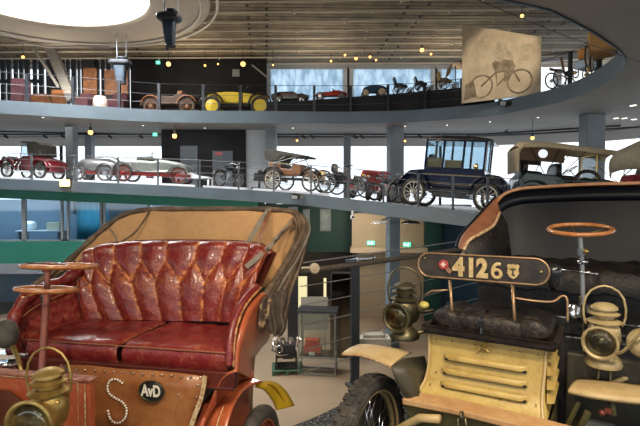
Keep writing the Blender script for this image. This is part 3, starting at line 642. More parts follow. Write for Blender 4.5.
# 9 navy electric brougham
p = ramp(452, 1.75)
t = thing('electric_brougham', 'tall navy blue electric brougham with glazed cabin and white sidewall wheels', 'car', p+Vector((0,0,.0)), -.50)
lowb = [(-.85,.62),(-.92,1.0),(-.9,1.22),(1.0,1.22),(1.05,.95),(.98,.62)]
bodyp(t, 'cabin_body', navy, lowb, .6, .03)
bodyp(t, 'bonnet', navy, [(1.0,.6),(1.02,1.12),(1.5,1.06),(1.62,.9),(1.65,.6)], .5, .08, smooth=40)
bodyp(t, 'rear_deck', navy, [(-.85,.6),(-.9,1.16),(-1.45,1.1),(-1.62,.9),(-1.65,.6)], .5, .08, smooth=40)
pil = MB()
for x in (-.87,-.3,.33,.98):
    for s in (-1,1): pil.box((x,s*.57,1.62),(.07,.06,.86))
for s in (-.2,.2): pil.box((1.0,s*2.4,1.62),(.05,.05,.86)); 
pil.box((1.02,0,1.62),(.04,.04,.86)); pil.bx((-.9,-.6,2.0),(1.0,.6,2.06)); pil.bx((-.9,-.6,1.2),(-.84,.6,1.45)); pil.build('window_pillars', navy, t, bevel=.01)
part(t, 'roof', black_p, lambda q: (q.prism([(-.98,2.04),(-.9,2.12),(-.3,2.17),(.5,2.17),(1.1,2.1),(1.22,2.03)], -.66, .66)), bevel=.04)
part(t, 'glass_panes', gp, lambda q: (q.bx((-.85,-.575,1.22),(.98,-.565,2.0)), q.bx((-.85,.565,1.22),(.98,.575,2.0)), q.bx((.99,-.57,1.22),(1.0,.57,2.0)), q.bx((-.88,-.5,1.45),(-.87,.5,2.0))))
part(t, 'curtain', mat('tan_curtain', (.45,.3,.15), .8), lambda q: (q.bx((-.84,-.54,1.2),(-.35,-.52,1.5)), q.bx((-.25,-.54,1.2),(.28,-.52,1.45)), q.bx((-.84,.3,1.2),(-.8,.5,1.9))))
part(t, 'seat', leather_b, lambda q: (q.pillow((-.55,0,1.1),(.5,1.0,.25),.4), q.pillow((-.78,0,1.4),(.15,1.0,.5),.4)), smooth=True)
part(t, 'gold_line', brass, lambda q: (q.bx((-.9,-.612,1.0),(.98,-.604,1.012)), q.bx((-.9,-.612,.72),(.98,-.604,.73))))
part(t, 'chassis', black_p, lambda q: (q.bx((-1.75,-.36,.5),(1.75,-.28,.6)), q.bx((-1.75,.28,.5),(1.75,.36,.6)), q.bx((-1.2,-.6,.38),(-1.12,.6,.46)), q.bx((1.12,-.6,.38),(1.2,.6,.46))))
part(t, 'battery_box', black_p, lambda q: q.bx((-.6,-.5,.34),(.6,.5,.62)), bevel=.02)
part(t, 'running_board', black_p, lambda q: (q.bx((-.6,-.82,.42),(.6,-.6,.46)), q.bx((-.6,.6,.42),(.6,.82,.46))))
for x in (-1.16,1.16):
    for s in (-1,1):
        w_ = wheel(t, x, s*.68, .42, w=.1, sm=cream_sp, n=12)
        arch(t, x, s*.68, .54, .26, navy, 5, 165, th=.025)
for s in (-1,1): headlamp(t, (1.25,s*.56,1.0), .09, brass); headlamp(t, (.8,s*.72,1.28), .09, brass, name='carriage_lamp')
part(t, 'bumper', steel, lambda q: (q.tube([(1.9,-.7,.5),(1.95,0,.5),(1.9,.7,.5)], .03), q.tube([(1.65,-.3,.52),(1.93,-.3,.5)], .02), q.tube([(1.65,.3,.52),(1.93,.3,.5)], .02)))
part(t, 'number_plate', mat('pale_plate', (.35,.5,.65), .4), lambda q: q.bx((1.68,-.24,.62),(1.7,.24,.86)))
# 10 dark green tourer with beige hood up
p = ramp(561, 3.2)
t = thing('touring_car', 'dark green open touring car with beige hood raised, beside the navy brougham', 'car', p, -.12); t.scale = (1.13,1.0,1.08)
zc = P(552,185,p.y).z - p.z
part(t, 'body', dkgreen_p, lambda q: q.prism([(-1.3,.5),(-1.38,.95),(-1.2,1.18),(-.3,1.14),(-.2,1.0),(.2,1.0),(.3,1.16),(.55,1.12),(.6,.5)], -.62, .62), bevel=.04)
part(t, 'bonnet', dkgreen_p, lambda q: q.prism([(.6,.5),(.6,1.14),(.75,1.2),(1.55,1.08),(1.6,.5)], -.36, .36), bevel=.1, smooth=40)
part(t, 'radiator', brass, lambda q: q.bx((1.6,-.3,.5),(1.68,.3,1.12)), bevel=.03)
HT = []
for y, dz in ((-.68,-.13),(-.66,-.02),(-.35,.05),(0,.07),(.35,.05),(.66,-.02),(.68,-.13)):
    HT.append([Vector((x,y,z+dz)) for x, z in ((-1.45,1.86),(-1.35,1.98),(-.9,2.03),(-.3,2.02),(.4,1.97),(1.1,1.93),(1.28,1.9))])
b = MB(); b.loft(HT); b.build('hood', beige_cloth, t, smooth=True, solid=.03)
part(t, 'hood_back', beige_cloth, lambda q: q.loft([[Vector((-1.45,y,1.84)) for y in (-.66,-.2,.2,.66)], [Vector((-1.4,y,1.15)) for y in (-.6,-.2,.2,.6)]]), solid=.03)
for s in (-1,1): part(t, 'hood_side_curtain', mat('brown_lining', (.12,.07,.035), .8, 0, (.15,.09,.05), 4), lambda q: q.bx((-1.4,s*.62,1.5),(-.25 if s < 0 else -.5,s*.6,1.86)))
part(t, 'rear_window', emit('glowing_celluloid', (.9,.95,1), .7), lambda q: q.lathe([(.001,0),(.12,0),(.12,.01),(.001,.01)], 20, Matrix.Translation((-.82,-.63,1.72)) @ Matrix.Rotation(PI/2,4,'X')))  # window disc glows by itself, its brightness is put into the emission
for s in (-1,1): part(t, 'hood_frame', black_p, lambda q: [q.tube([(x0,s*.64,1.1),(x1,s*.66,1.92)], .012) for x0, x1 in ((-.7,-1.2),(-.7,-.4),(-.35,.3))])
part(t, 'seat', leather_b, lambda q: (q.pillow((-.95,0,1.15),(.5,1.1,.2),.4), q.pillow((-1.2,0,1.35),(.18,1.1,.5),.4), q.pillow((-.05,0,1.1),(.45,1.0,.2),.4), q.pillow((-.3,0,1.3),(.15,1.0,.45),.4)), smooth=True)
part(t, 'windscreen', brass, lambda q: (q.tube([(.62,-.55,1.15),(.58,-.55,1.82),(.58,.55,1.82),(.62,.55,1.15)], .018), q.tube([(.6,-.55,1.48),(.6,.55,1.48)], .012), q.tube([(.62,-.55,1.5),(1.3,-.4,1.05)], .01)))
part(t, 'windscreen_glass', gp, lambda q: q.bx((.59,-.54,1.16),(.6,.54,1.8)))
steer(t, (.2,.25,1.4), .22, .7)
four(t, -.95, 1.25, .66, .42, .42, w=.1, sm=brown_w)
for x in (-.95,1.25):
    for s in (-1,1): arch(t, x, s*.66, .5, .24, dkgreen_p, 10, 165, th=.02)
part(t, 'spare_tyre', rubber, lambda q: q.ring((.35,-.72,1.0),.32,.05,(0,1,0)), smooth=True)
for s in (-1,1): headlamp(t, (1.7,s*.42,.95), .12, brass)
# 11 maroon car with hood at right edge
p = ramp(669, 2.0)
t = thing('touring_car', 'dark red car with grey beige folding hood cut off by the right edge', 'car', p, -.1)
part(t, 'body', maroon, lambda q: q.prism([(-1.0,.5),(-1.08,1.0),(-1.0,1.3),(-.5,1.3),(0,1.1),(1.6,1.05),(1.65,.5)], -.6, .6), bevel=.05)
HT = []
for y, dz in ((-.7,-.25),(-.66,0),(-.3,.06),(.3,.06),(.66,0),(.7,-.25)):
    HT.append([Vector((x,y*(1+.06*math.sin(x*9)),z+dz*(1+.4*math.sin(x*7)))) for x, z in ((-1.2,1.35),(-1.28,1.7),(-1.15,1.95),(-.8,2.12),(-.3,2.2),(.3,2.2),(.8,2.15))])
b = MB(); b.loft(HT); b.build('hood', mat('grey_beige_cloth', (.28,.25,.19), .9, 0, (.36,.32,.24), 7, bump=.4), t, smooth=True, solid=.03)
for s in (-1,1): part(t, 'hood_stay', black_p, lambda q: [q.tube([(-.9,s*.66,1.3),(x,s*.68,2.0)], .015) for x in (-.9,-.2)])
part(t, 'seat', leather_b, lambda q: q.pillow((-.6,0,1.3),(.3,1.0,.5),.4), smooth=True)
four(t, -.7, 1.2, .64, .42, .42, w=.1, sm=cream_sp)
for x in (-.7,1.2):
    for s in (-1,1): arch(t, x, s*.64, .5, .22, maroon, 10, 165, th=.02)

# everything on the ramp leans with its slope
for o in [o for o in COL.objects if o.parent is None and o.get('category') in ('car','racing car','motorcycle','engine','table')]:
    px = 320+480*o.location.x/o.location.y; a, c = ramp(px-12, 1.5), ramp(px+12, 1.5); sl = math.atan2(a.z-c.z, c.x-a.x)
    o.rotation_euler = (Matrix.Rotation(sl, 3, 'Y') @ Matrix.Rotation(o.rotation_euler.z, 3, 'Z')).to_euler()
    if o.name == 'off_roader': o.scale = (.84,)*3
    if o.name == 'electric_brougham': o.scale = (1.0,1.0,1.07)
# ---------------------------------------------------------------- upper gallery
def upat(px, back, y=None):
    yb = interp(RIM[:18], px)[0]; p = PZ(px, yb, CEIL); q = p + (p-ctr).normalized()*back
    q = P(px, 200, q.y); z = UP
    return Vector((q.x, q.y, z))
def ontop(px, y, back=1.2):
    a = upat(px, back); return Vector((a.x, a.y, interp([(v.x/v.y*480+320, v.z) for v in PL[1]], px)[0]))
# yellow car
t = thing('vintage_car', 'long yellow open racing tourer on the upper gallery before the black wall', 'car', upat(238,1.6), PI)
part(t, 'body', yellow, lambda q: q.prism([(-1.45,.55),(-1.45,.85),(-.8,.98),(.1,1.08),(.5,1.08),(1.2,1.0),(1.3,.9),(1.25,.55)], -.42, .42), bevel=.08, smooth=40)
part(t, 'chassis', black_p, lambda q: (q.bx((-1.6,-.4,.4),(1.5,.4,.55)), q.bx((-.5,-.65,.35),(.6,.65,.4))))
part(t, 'bonnet_strap', black_p, lambda q: (q.bx((-.3,-.43,.55),(-.26,.43,1.04)),))
part(t, 'windscreen', gp, lambda q: q.prism([(-.35,1.02),(-.5,1.35),(-.47,1.35),(-.31,1.02)], -.25, .25))
for x in (-1.1,1.05):
    for s in (-1,1):
        wheel(t, x, s*.6, .42, w=.14, sm=yellow, disc=True); arch(t, x, s*.6, .52, .25, black_p, 0, 170, th=.03)
for s in (-1,1): headlamp(t, (1.45,s*.35,.85), .12, chrome)
# brown car behind railing
t = thing('vintage_car', 'dark brown vintage car with tan fenders in the shade left of the yellow car', 'car', upat(172,1.5), PI)
part(t, 'body', mat('dark_brown_paint', (.06,.03,.018), .3, 0, (.08,.04,.022), 4), lambda q: q.prism([(-1.1,.45),(-1.1,.85),(-.4,.95),(-.2,.8),(.3,.85),(1.0,.8),(1.05,.45)], -.45, .45), bevel=.06)
part(t, 'seat', brown_w, lambda q: q.pillow((-.5,0,.95),(.3,.8,.3),.4), smooth=True)
for x in (-.85,.75):
    for s in (-1,1): wheel(t, x, s*.5, .36, w=.09, sm=brown_w); arch(t, x, s*.5, .44, .18, mat('orange_brown_paint', (.3,.09,.03), .3, 0, (.35,.12,.04), 5), 0, 165, th=.02)
for s in (-1,1): headlamp(t, (1.1,s*.3,.75), .1, brass)
# black car
t = thing('vintage_car', 'black vintage car with chrome trim under the pale mural windows, right of the yellow car', 'car', ontop(291,100,1.2), 0)
part(t, 'body', black_p, lambda q: q.prism([(-.85,.15),(-.88,.38),(-.5,.5),(.1,.52),(.3,.42),(.75,.38),(.8,.15)], -.32, .32), bevel=.05)
part(t, 'red_line', red_ch, lambda q: q.bx((-.6,-.33,.36),(.5,.33,.38)))
four(t, -.55, .5, .34, .17, .17, w=.06, sm=chrome, disc=True)
for s in (-1,1): headlamp(t, (.8,s*.18,.33), .05, chrome); arch(t, .5, s*.34, .21, .1, black_p, 5, 170); arch(t, -.55, s*.34, .21, .1, black_p, 5, 170)
# red pedal car
t = thing('pedal_car', 'small red pedal racing car on the black plinth of the upper gallery', 'pedal car', ontop(331,98,1.2), PI)
part(t, 'body', red_p, lambda q: q.prism([(-.7,.2),(-.78,.32),(-.4,.46),(-.1,.47),(0,.38),(.2,.4),(.65,.36),(.72,.2)], -.18, .18), bevel=.05, smooth=40)
part(t, 'seat', black_p, lambda q: q.pillow((.0,0,.38),(.2,.26,.12),.5), smooth=True)
four(t, -.48, .5, .26, .18, .18, w=.05, sm=chrome, n=10); steer(t, (-.12,0,.5), .09, .9)
# blue pedal car
t = thing('pedal_car', 'small blue pedal car with cream wheels, right of the red pedal car', 'pedal car', ontop(374,95,1.2), PI)
part(t, 'body', mat('blue_paint', (.03,.09,.16), .3, 0, (.04,.11,.19), 4), lambda q: q.prism([(-.55,.2),(-.6,.38),(-.35,.5),(0,.53),(.25,.5),(.5,.4),(.55,.2)], -.2, .2), bevel=.06, smooth=40)
part(t, 'seat', brown_w, lambda q: q.pillow((-.2,0,.5),(.2,.28,.12),.5), smooth=True)
four(t, -.3, .4, .27, .2, .17, w=.05, sm=mat('cream_paint_wheel', (.6,.5,.33), .5), disc=True)
# child carriages
def carriage(px, y, body, label, s=1., seat=leather_b):
    t = thing('child_carriage', label, 'carriage', ontop(px,y,1.1), 0)
    part(t, 'body', body, lambda q: q.prism([(-.3*s,.35),(-.38*s,.75*s),(-.3*s,.75*s),(-.2*s,.45),(.2*s,.42),(.25*s,.32)], -.18, .18), bevel=.02)
    part(t, 'seat', seat, lambda q: q.pillow((-.05*s,0,.46),(.3*s,.32,.08),.5), smooth=True)
    part(t, 'shafts', steel, lambda q: [q.tube([(-.1,sg*.16,.3),(.35*s,sg*.14,.28),(.65*s,sg*.12,.34)], .012) for sg in (-1,1)])
    for sg in (-1,1): wheel(t, -.12*s, sg*.22, .24, w=.03, sm=steel, n=12); wheel(t, .36*s, sg*.18, .15, w=.03, sm=steel, n=10)
    return t
carriage(401, 92, leather_b, 'black child carriage with high curved back on the upper plinth', 1.)
carriage(421, 91, black_p, 'low black child carriage right of the high backed one', .9)
carriage(445, 88, mat('tan_wicker', (.5,.3,.1), .7, 0, (.55,.36,.15), 20), 'tan wicker child carriage left of the mural panel', 1., brown_w)
t = thing('leather_canopy', 'hanging tan and brown leather car hood left of the mural panel', 'canopy', P(453,83,20.6))
b = MB(); b.loft([[Vector((-.32+.09*i, y, .1+.75*math.sin(.5+i*.22)*(1-.1*abs(y)) - (.25 if i < 2 else 0))) for i in range(9)] for y in (-.4,-.15,.15,.4)]); b.build('canopy_leather', mat('tan_leather_canopy', (.25,.17,.09), .7, 0, (.33,.23,.12), 9, bump=.4), t, smooth=True, solid=.02)
part(t, 'pole', black_p, lambda q: q.tube([(.1,0,.75),(.1,0,P(453,103,20.6).z-P(453,83,20.6).z)], .02))
# mural panel with the faded picture of a rider on an early motor bicycle
mp0, mp1 = P(462,60,18.9), P(541,60,17.2)
dm = (mp1-mp0); dm.z = 0; Lm = dm.length; zb = UP; ztl = P(462,24,18.9).z; ztr = P(541,37,17.2).z
t = thing('mural_panel', 'large tan panel with a faded photograph of a motorcycle rider, upper gallery', 'panel', (mp0.x, mp0.y, zb), math.atan2(dm.y, dm.x))
part(t, 'board', mat('tan_mural', (.62,.52,.38), .7, 0, (.45,.36,.25), 1.1, .4, .62), lambda q: q.prism([(0,0),(Lm,0),(Lm,ztr-zb),(0,ztl-zb)], 0, .06))
ph = mat('mural_print_dark', (.16,.12,.08), .8, 0, (.38,.3,.21), 2.5); pm = mat('mural_print_pale', (.55,.46,.34), .8, 0, (.36,.29,.2), 3)
def pic(q):
    for cx, cz, r in ((.75,.55,.42),(2.15,.55,.42)): q.ring((cx,-.005,cz), r, .03, (0,1,0), 28, 6)
    q.tube([(.75,-.004,.55),(1.3,-.004,1.0),(1.9,-.004,1.0),(2.15,-.004,.55)], .035, 6); q.tube([(1.3,-.004,1.0),(1.35,-.004,.5),(1.9,-.004,1.)], .035, 6)
    q.prism([(1.25,1.05),(1.15,1.35),(1.35,1.5),(1.9,1.35),(2.0,1.1),(1.75,.6),(1.6,.62),(1.6,1.0)], -.012, 0); q.prism([(.1,.1),(.15,.7),(.45,.85),(.6,.2)], -.01, 0)
part(t, 'printed_motorcycle', ph, pic)
part(t, 'printed_rider', pm, lambda q: (q.prism([(1.2,1.45),(1.15,1.95),(1.35,2.15),(1.65,2.1),(1.7,1.8),(1.95,1.45),(1.85,1.38),(1.6,1.55),(1.5,1.35)], -.014, 0), q.ball((1.45,-.004,2.3),(.13,.01,.16)), q.prism([(.6,1.9),(.6,2.5),(1.05,2.5),(1.05,1.9)], -.008, 0), q.prism([(2.1,1.3),(2.2,1.9),(2.6,1.8),(2.5,1.25)], -.008, 0)))
# things right of the panel
t = thing('bath_chair', 'three wheeled open vehicle with tan boards right of the mural panel', 'vehicle', upat(560,1.1), .3); t.scale = (.72,)*3
part(t, 'frame', brown_w, lambda q: (q.tube([(-.5,0,.5),(0,0,.62),(.5,0,.45)], .03), q.box((-.35,0,.82),(.7,.08,.1),(0,.15,0)), q.box((.05,0,1.1),(.07,.1,.8),(0,-.25,0))))
part(t, 'seat', leather_b, lambda q: q.pillow((.45,0,.75),(.4,.4,.25),.5), smooth=True)
wheel(t, -.35, -.25, .4, w=.06, sm=cream_sp); wheel(t, -.35, .25, .4, w=.06, sm=cream_sp); wheel(t, .5, 0, .3, w=.06, sm=cream_sp)
t = thing('veteran_car', 'yellow orange and pale blue open car near the right end of the upper gallery', 'car', upat(585,1.3), .5); t.scale = (.62,)*3
part(t, 'body', mat('pale_blue_paint', (.35,.5,.65), .3, 0, (.4,.55,.7), 4), lambda q: q.prism([(-.6,.4),(-.6,.8),(0,.85),(.5,.7),(.6,.4)], -.3, .3), bevel=.05)
part(t, 'canopy', mat('orange_canvas', (.55,.25,.05), .6, 0, (.6,.3,.07), 5), lambda q: q.prism([(-.3,.95),(-.3,1.45),(.35,1.6),(.9,1.5),(.9,.95)], -.35, .35), bevel=.08)
for s in (-1,1): headlamp(t, (.6,s*.25,.8), .1, chrome); wheel(t, -.4, s*.35, .3, w=.06, sm=brass); wheel(t, .45, s*.35, .3, w=.06, sm=brass)
t = thing('carriage', 'tan hooded carriage behind the curved end of the upper balustrade', 'carriage', upat(602,1.9), .9); t.scale = (.75,)*3
part(t, 'body', mat('tan_leather_body', (.5,.27,.09), .5, 0, (.55,.33,.12), 5), lambda q: q.prism([(-.7,.5),(-.8,1.1),(-.6,1.75),(.1,1.85),(.3,1.6),(.1,1.1),(.7,.95),(.7,.5)], -.45, .45), bevel=.1, smooth=40)
part(t, 'lamp', chrome, lambda q: q.ball((.2,-.5,1.2),.1)); four(t, -.5, .5, .5, .4, .35, w=.06, sm=cream_sp)
maroon = mat('dark_maroon_cloth', (.035,.007,.01), .9, 0, (.05,.01,.013), 4)
# left end: maroon box seats, orange displays, dark chest
for i, (px, w, m, lab, y0) in enumerate([(23,12,maroon,'maroon display cube at the far left of the upper gallery, before the slats',84),(85,15,maroon,'maroon armchair left of the pale draped seat, upper gallery',92),(119,17,maroon,'maroon armchair right of the pale draped seat, upper gallery',92)]):
    p = upat(px, 1.3); W = w/480*p.y; h = P(px,y0-(4 if i == 0 else 0),p.y).z - UP
    t = thing('display_cube' if i == 0 else 'armchair', lab, 'display block' if i == 0 else 'armchair', p, 0)
    part(t, 'seat', m, lambda q: q.bx((-W/2,-.3,0),(W/2,.3,h*(.6 if i else 1))), bevel=.04)
    if i: part(t, 'backrest', m, lambda q: q.prism([(-W/2,0),(-W/2,h*.8),(-W*.35,h),(W*.35,h),(W/2,h*.8),(W/2,0)], .2, .4), bevel=.04)
t = thing('draped_seat', 'pale draped seat between the two maroon armchairs on the upper gallery', 'seat', upat(101.5,1.2))
b = MB(); b.lathe([(.3,0),(.27,.35),(.24,.55),(.2,.62),(.01,.64)], 24)
for i, v in enumerate(b.v): a = math.atan2(v.y, v.x); v *= 1; v.x *= 1+.08*math.sin(a*9); v.y *= 1+.08*math.sin(a*9)
b.build('cloth', mat('pale_pink_cloth', (.5,.4,.33), .8, 0, (.6,.48,.4), 6), t, smooth=True)
orange_m = mat('orange_poster', (.28,.1,.025), .6, 0, (.08,.03,.015), 2.5, .4, .7)
for px, x0, y0, x1, y1, lab in ((90,84,68,97,95,'dim orange display panel behind the maroon armchairs'),(117,105,70,128,95,'large orange display panel under the left hanging engine'),(60,52,90,66,107,'low orange display beside the slanting roof strut'),(41,31,94,50,107,'low orange and brown display at the left of the upper gallery')):
    a = P(x0,y1,22.6); c = P(x1,y0,22.6); t = thing('poster_stand', lab, 'poster stand', ((a.x+c.x)/2, 22.6, UP))
    part(t, 'picture', orange_m, lambda q: q.bx((a.x-(a.x+c.x)/2,-.04,max(.1,a.z-UP)),((c.x-a.x)/2,.04,c.z-UP)))
    part(t, 'stand', black_p, lambda q: (q.bx(((a.x-c.x)/2,-.1,0),((c.x-a.x)/2,.1,max(.12,a.z-UP))),))
# hanging engines under the roof
def hang(px, y0, y1, d, lab, s=1.):
    p = P(px, y0, d); h = (y1-y0)/480*d
    t = thing('hanging_engine', lab, 'engine', p)
    hm = mat('blue_grey_cowl', (.02,.03,.045), .4, .1, (.01,.013,.018), 6)
    part(t, 'cowl', hm, lambda q: (q.pillow((0,0,-.2*h),(.95*s,.5,.24*h),.45), q.pillow((.12*s,0,-.05*h),(.4*s,.4,.12*h),.5)), smooth=True)
    part(t, 'trim_line', dark_steel, lambda q: q.box((0,-.25,-.24*h),(.8*s,.02,.03)))
    part(t, 'shaft', mat('silver_blue_leg', (.05,.08,.12), .35, .3, (.02,.028,.04), 5), lambda q: (q.prism([(-.28*s,-.28*h),(.25*s,-.28*h),(.2*s,-.92*h),(-.12*s,-.95*h)], -.14, .14)), bevel=.05)
    part(t, 'propeller_foot', dark_steel, lambda q: (q.ball((.05*s,0,-.95*h),(.22*s,.12,.06*h)), q.tube([(-.1*s,0,-.9*h),(-.1*s,0,-1.08*h)], .03)), smooth=True)
    part(t, 'suspension', steel, lambda q: (q.tube([(-.12,0,-.1*h),(-.14,0,roofz(p.y)-p.z)], .03), q.tube([(.25,0,-.1*h),(.3,0,roofz(p.y)-p.z)], .015)))
hang(169, 10, 47, 13.5, 'large grey engine hanging near the skylight ring', .7)
hang(120, 57, 84, 20.3, 'smaller blue grey engine hanging before the slatted wall', 1.)
# ============================================================ THE TWO CARS IN FRONT
red_l = wear_mat('worn_red_leather', (.12,.005,.008), (.19,.01,.011), (.6,.21,.045), .4, 8.)
red_l2 = wear_mat('worn_red_leather_seat', (.15,.006,.009), (.23,.014,.015), (.42,.14,.06), .45, 6.)
red_side = mat('red_brown_panel', (.33,.065,.022), .35, 0, (.42,.1,.035), 5, coat=.3, c3=(.5,.28,.14))
tan_l = mat('brown_leather_apron', (.25,.085,.025), .4, 0, (.36,.15,.05), 5, coat=.2, bump=.25, c3=(.12,.04,.02))
dkred_w = mat('dark_red_wood', (.06,.011,.008), .32, 0, (.11,.022,.012), 8, coat=.3)
cream_edge = mat('worn_cream_edge', (.55,.42,.24), .6, 0, (.35,.14,.05), 40, .45, .6)
canvas_tan = mat('tan_canvas_lining', (.46,.26,.11), .85, 0, (.38,.21,.09), 5, bump=.25, c3=(.3,.16,.07))
canvas_dk = mat('dark_brown_hood_canvas', (.06,.036,.02), .75, 0, (.15,.1,.06), 14, bump=.6, c3=(.2,.13,.07))
strap_m = mat('strap_leather', (.28,.11,.045), .6, 0, (.2,.08,.035), 12)
strap_g = mat('strap_grey', (.2,.17,.13), .8, 0, (.15,.12,.09), 12)
copper = mat('copper_tube', (.24,.07,.045), .35, .4, (.17,.05,.035), 14); bronze = mat('bronze_stay', (.42,.27,.14), .35, .6, (.3,.17,.09), 20)
wheel_w = mat('varnished_wood_rim', (.5,.2,.06), .25, 0, (.36,.12,.035), 20, coat=.6)
gold_yellow = mat('yellow_gold_paint', (.6,.38,.02), .25, .3, (.5,.3,.015), 6, coat=.4)
brass_old = mat('aged_brass', (.55,.38,.12), .4, .75, (.32,.21,.065), 22, bump=.1)
brass_dull = mat('dark_aged_brass', (.16,.13,.07), .4, .8, (.09,.085,.05), 16)
cream_lamp = mat('cream_lamp_paint', (.55,.43,.22), .4, .25, (.36,.26,.12), 18, bump=.1)
lens_dark = mat('lens_reflector', (.05,.058,.06), .12, .7, (.13,.13,.12), 7)
cream_p = mat('worn_yellow_cream_paint', (.52,.37,.11), .45, 0, (.4,.25,.065), 9, .45, .7, bump=.15, c3=(.2,.12,.04), coat=.05)
cream_p2 = mat('worn_cream_fender_paint', (.52,.38,.18), .45, 0, (.45,.3,.13), 11, .45, .7, bump=.12, c3=(.3,.17,.07))
olive_p = mat('olive_underside', (.09,.075,.025), .6, 0, (.05,.045,.02), 6)
olive_dk = mat('dark_olive_plate', (.035,.032,.018), .5, 0, (.06,.05,.03), 7)
black_l = wear_mat('black_cracked_leather', (.004,.004,.005), (.009,.008,.007), (.08,.05,.03), .5, 5.)
black_l.node_tree.nodes['Principled BSDF'].inputs['Coat Weight'].default_value = 0; black_l.node_tree.nodes['Principled BSDF'].inputs['Specular IOR Level'].default_value = .35
black_s = mat('smooth_black_blue_leather', (.003,.004,.008), .45, 0, (.004,.006,.011), 3, spec=.22)
tray_m = mat('black_brown_tray', (.014,.01,.008), .35, 0, (.04,.026,.018), 20, coat=.2)
rim_wood = mat('tan_leather_rim', (.42,.19,.07), .5, 0, (.3,.12,.045), 15, c3=(.1,.05,.03))
brown_lea = mat('brown_hide', (.2,.075,.035), .5, 0, (.28,.11,.05), 9)
digit_m = mat('cream_digits', (.58,.43,.2), .5, 0, (.4,.27,.11), 30)

def lamp(t, M, s, body, rimm, name='headlamp', lens=lens_dark, face=0., hd=0., lr=1., fw=.55):
    """carriage lamp: z up, unit = body radius; the lens looks to 'face' (angle from local -y)"""
    M = M @ Matrix.Scale(s, 4)
    F = Matrix.Rotation(face, 4, 'Z')
    def tr(b): b.v = [M @ v for v in b.v]
    b = MB(); b.lathe([(.55,-2.35),(1.15,-2.3),(1.2,-2.1),(1.05,-1.75),(.62,-1.35),(.5,-1.15),(.75,-1.0),(1.0,-.55),(1.05,0),(.98,.45),(.8,.75)], 32); tr(b)
    o = b.build(name, body, t, smooth=40)
    b = MB(); b.lathe([(.8,.7),(1.12,.78),(1.14,.86),(.85,1.0),(.6,1.05),(.6,1.25),(.95,1.32),(1.0,1.42),(.72,1.55),(.6,1.58),(.6,1.68),(.86,1.75),(.84,1.9),(.55,2.1),(.01,2.2)], 32); tr(b)
    b.build('chimney', body, o, smooth=40)
    L = F @ Matrix.Translation((0,-fw,-.4)) @ Matrix.Rotation(PI/2,4,'X')
    b = MB(); b.lathe([(.3,-1.5),(.75,-1.42),(.98,-1.2),(1.0,-.4),(.95,.2),(1.0,.32),(.9,.36)], 32, L); tr(b); b.build('lamp_barrel', body, o, smooth=40)
    b = MB(); b.lathe([(.75*lr,-.2),(.8*lr,.3),(1.05*lr,.7),(1.2*lr,.8),(1.22*lr,.92),(1.1*lr,.95),(1.02*lr,.9),(.98*lr,.75)], 36, L); b.f = b.f[:-2]; tr(b)
    b.build('lens_rim', rimm, o, smooth=40)
    b = MB(); b.lathe([(.99*lr,.76),(.8*lr,.5),(.5*lr,.28),(.01,.2)], 32, L); tr(b); b.build('reflector', lens, o, smooth=True)
    b = MB(); b.v = []; b.ball((0,0,0), (.13,.13,.2)); b.v = [L @ (v+Vector((0,-.15,.42))) for v in b.v]; tr(b); b.build('burner', chrome, o, smooth=True)
    b = MB(); b.lathe([(.98*lr,.8),(.6*lr,.86),(.01,.88)], 32, L); b.f = b.f[:]; tr(b); b.build('lens_glass', glass('lens_glass_%s' % t.name, (.85,.85,.8), .12), o, smooth=True)
    b = MB(); H = Matrix.Rotation(hd, 4, 'Z')
    b.tube([H @ Vector(p) for p in ((1.1,0,.55),(1.2,0,.75),(1.3,0,1.2),(1.32,0,1.8),(1.18,0,2.5),(.85,0,3.0),(.4,0,3.28),(0,0,3.36),(-.4,0,3.28),(-.85,0,3.0),(-1.18,0,2.5),(-1.32,0,1.8),(-1.3,0,1.2),(-1.2,0,.75),(-1.1,0,.55))], .075, 8); tr(b)
    b.build('carrying_handle', rimm, o, smooth=True)
    b = MB(); b.ball(F @ Vector((.8,-.5,.35)), .14); tr(b); b.build('hinge_knob', rimm, o, smooth=True)
    b = MB(); b.lathe([(.1,0),(.26,.02),(.26,.08),(.1,.1)], 16, F @ Matrix.Translation((.75,-.75,.15)) @ Matrix.Rotation(PI/2,4,'X') @ Matrix.Rotation(.6,4,'Y')); tr(b); b.build('wick_knob', rimm, o, smooth=40)
    return o

# ------------------------------------------------------------ RED CAR
RC = Frame((-.43,2.35,0), math.atan2(-.25,1.21)*1.0)
A = RC.at; AS = RC.ats
red = thing('red_veteran_car', 'open veteran car with worn red tufted leather seats and folded brown hood', 'car', RC.o, RC.yaw)
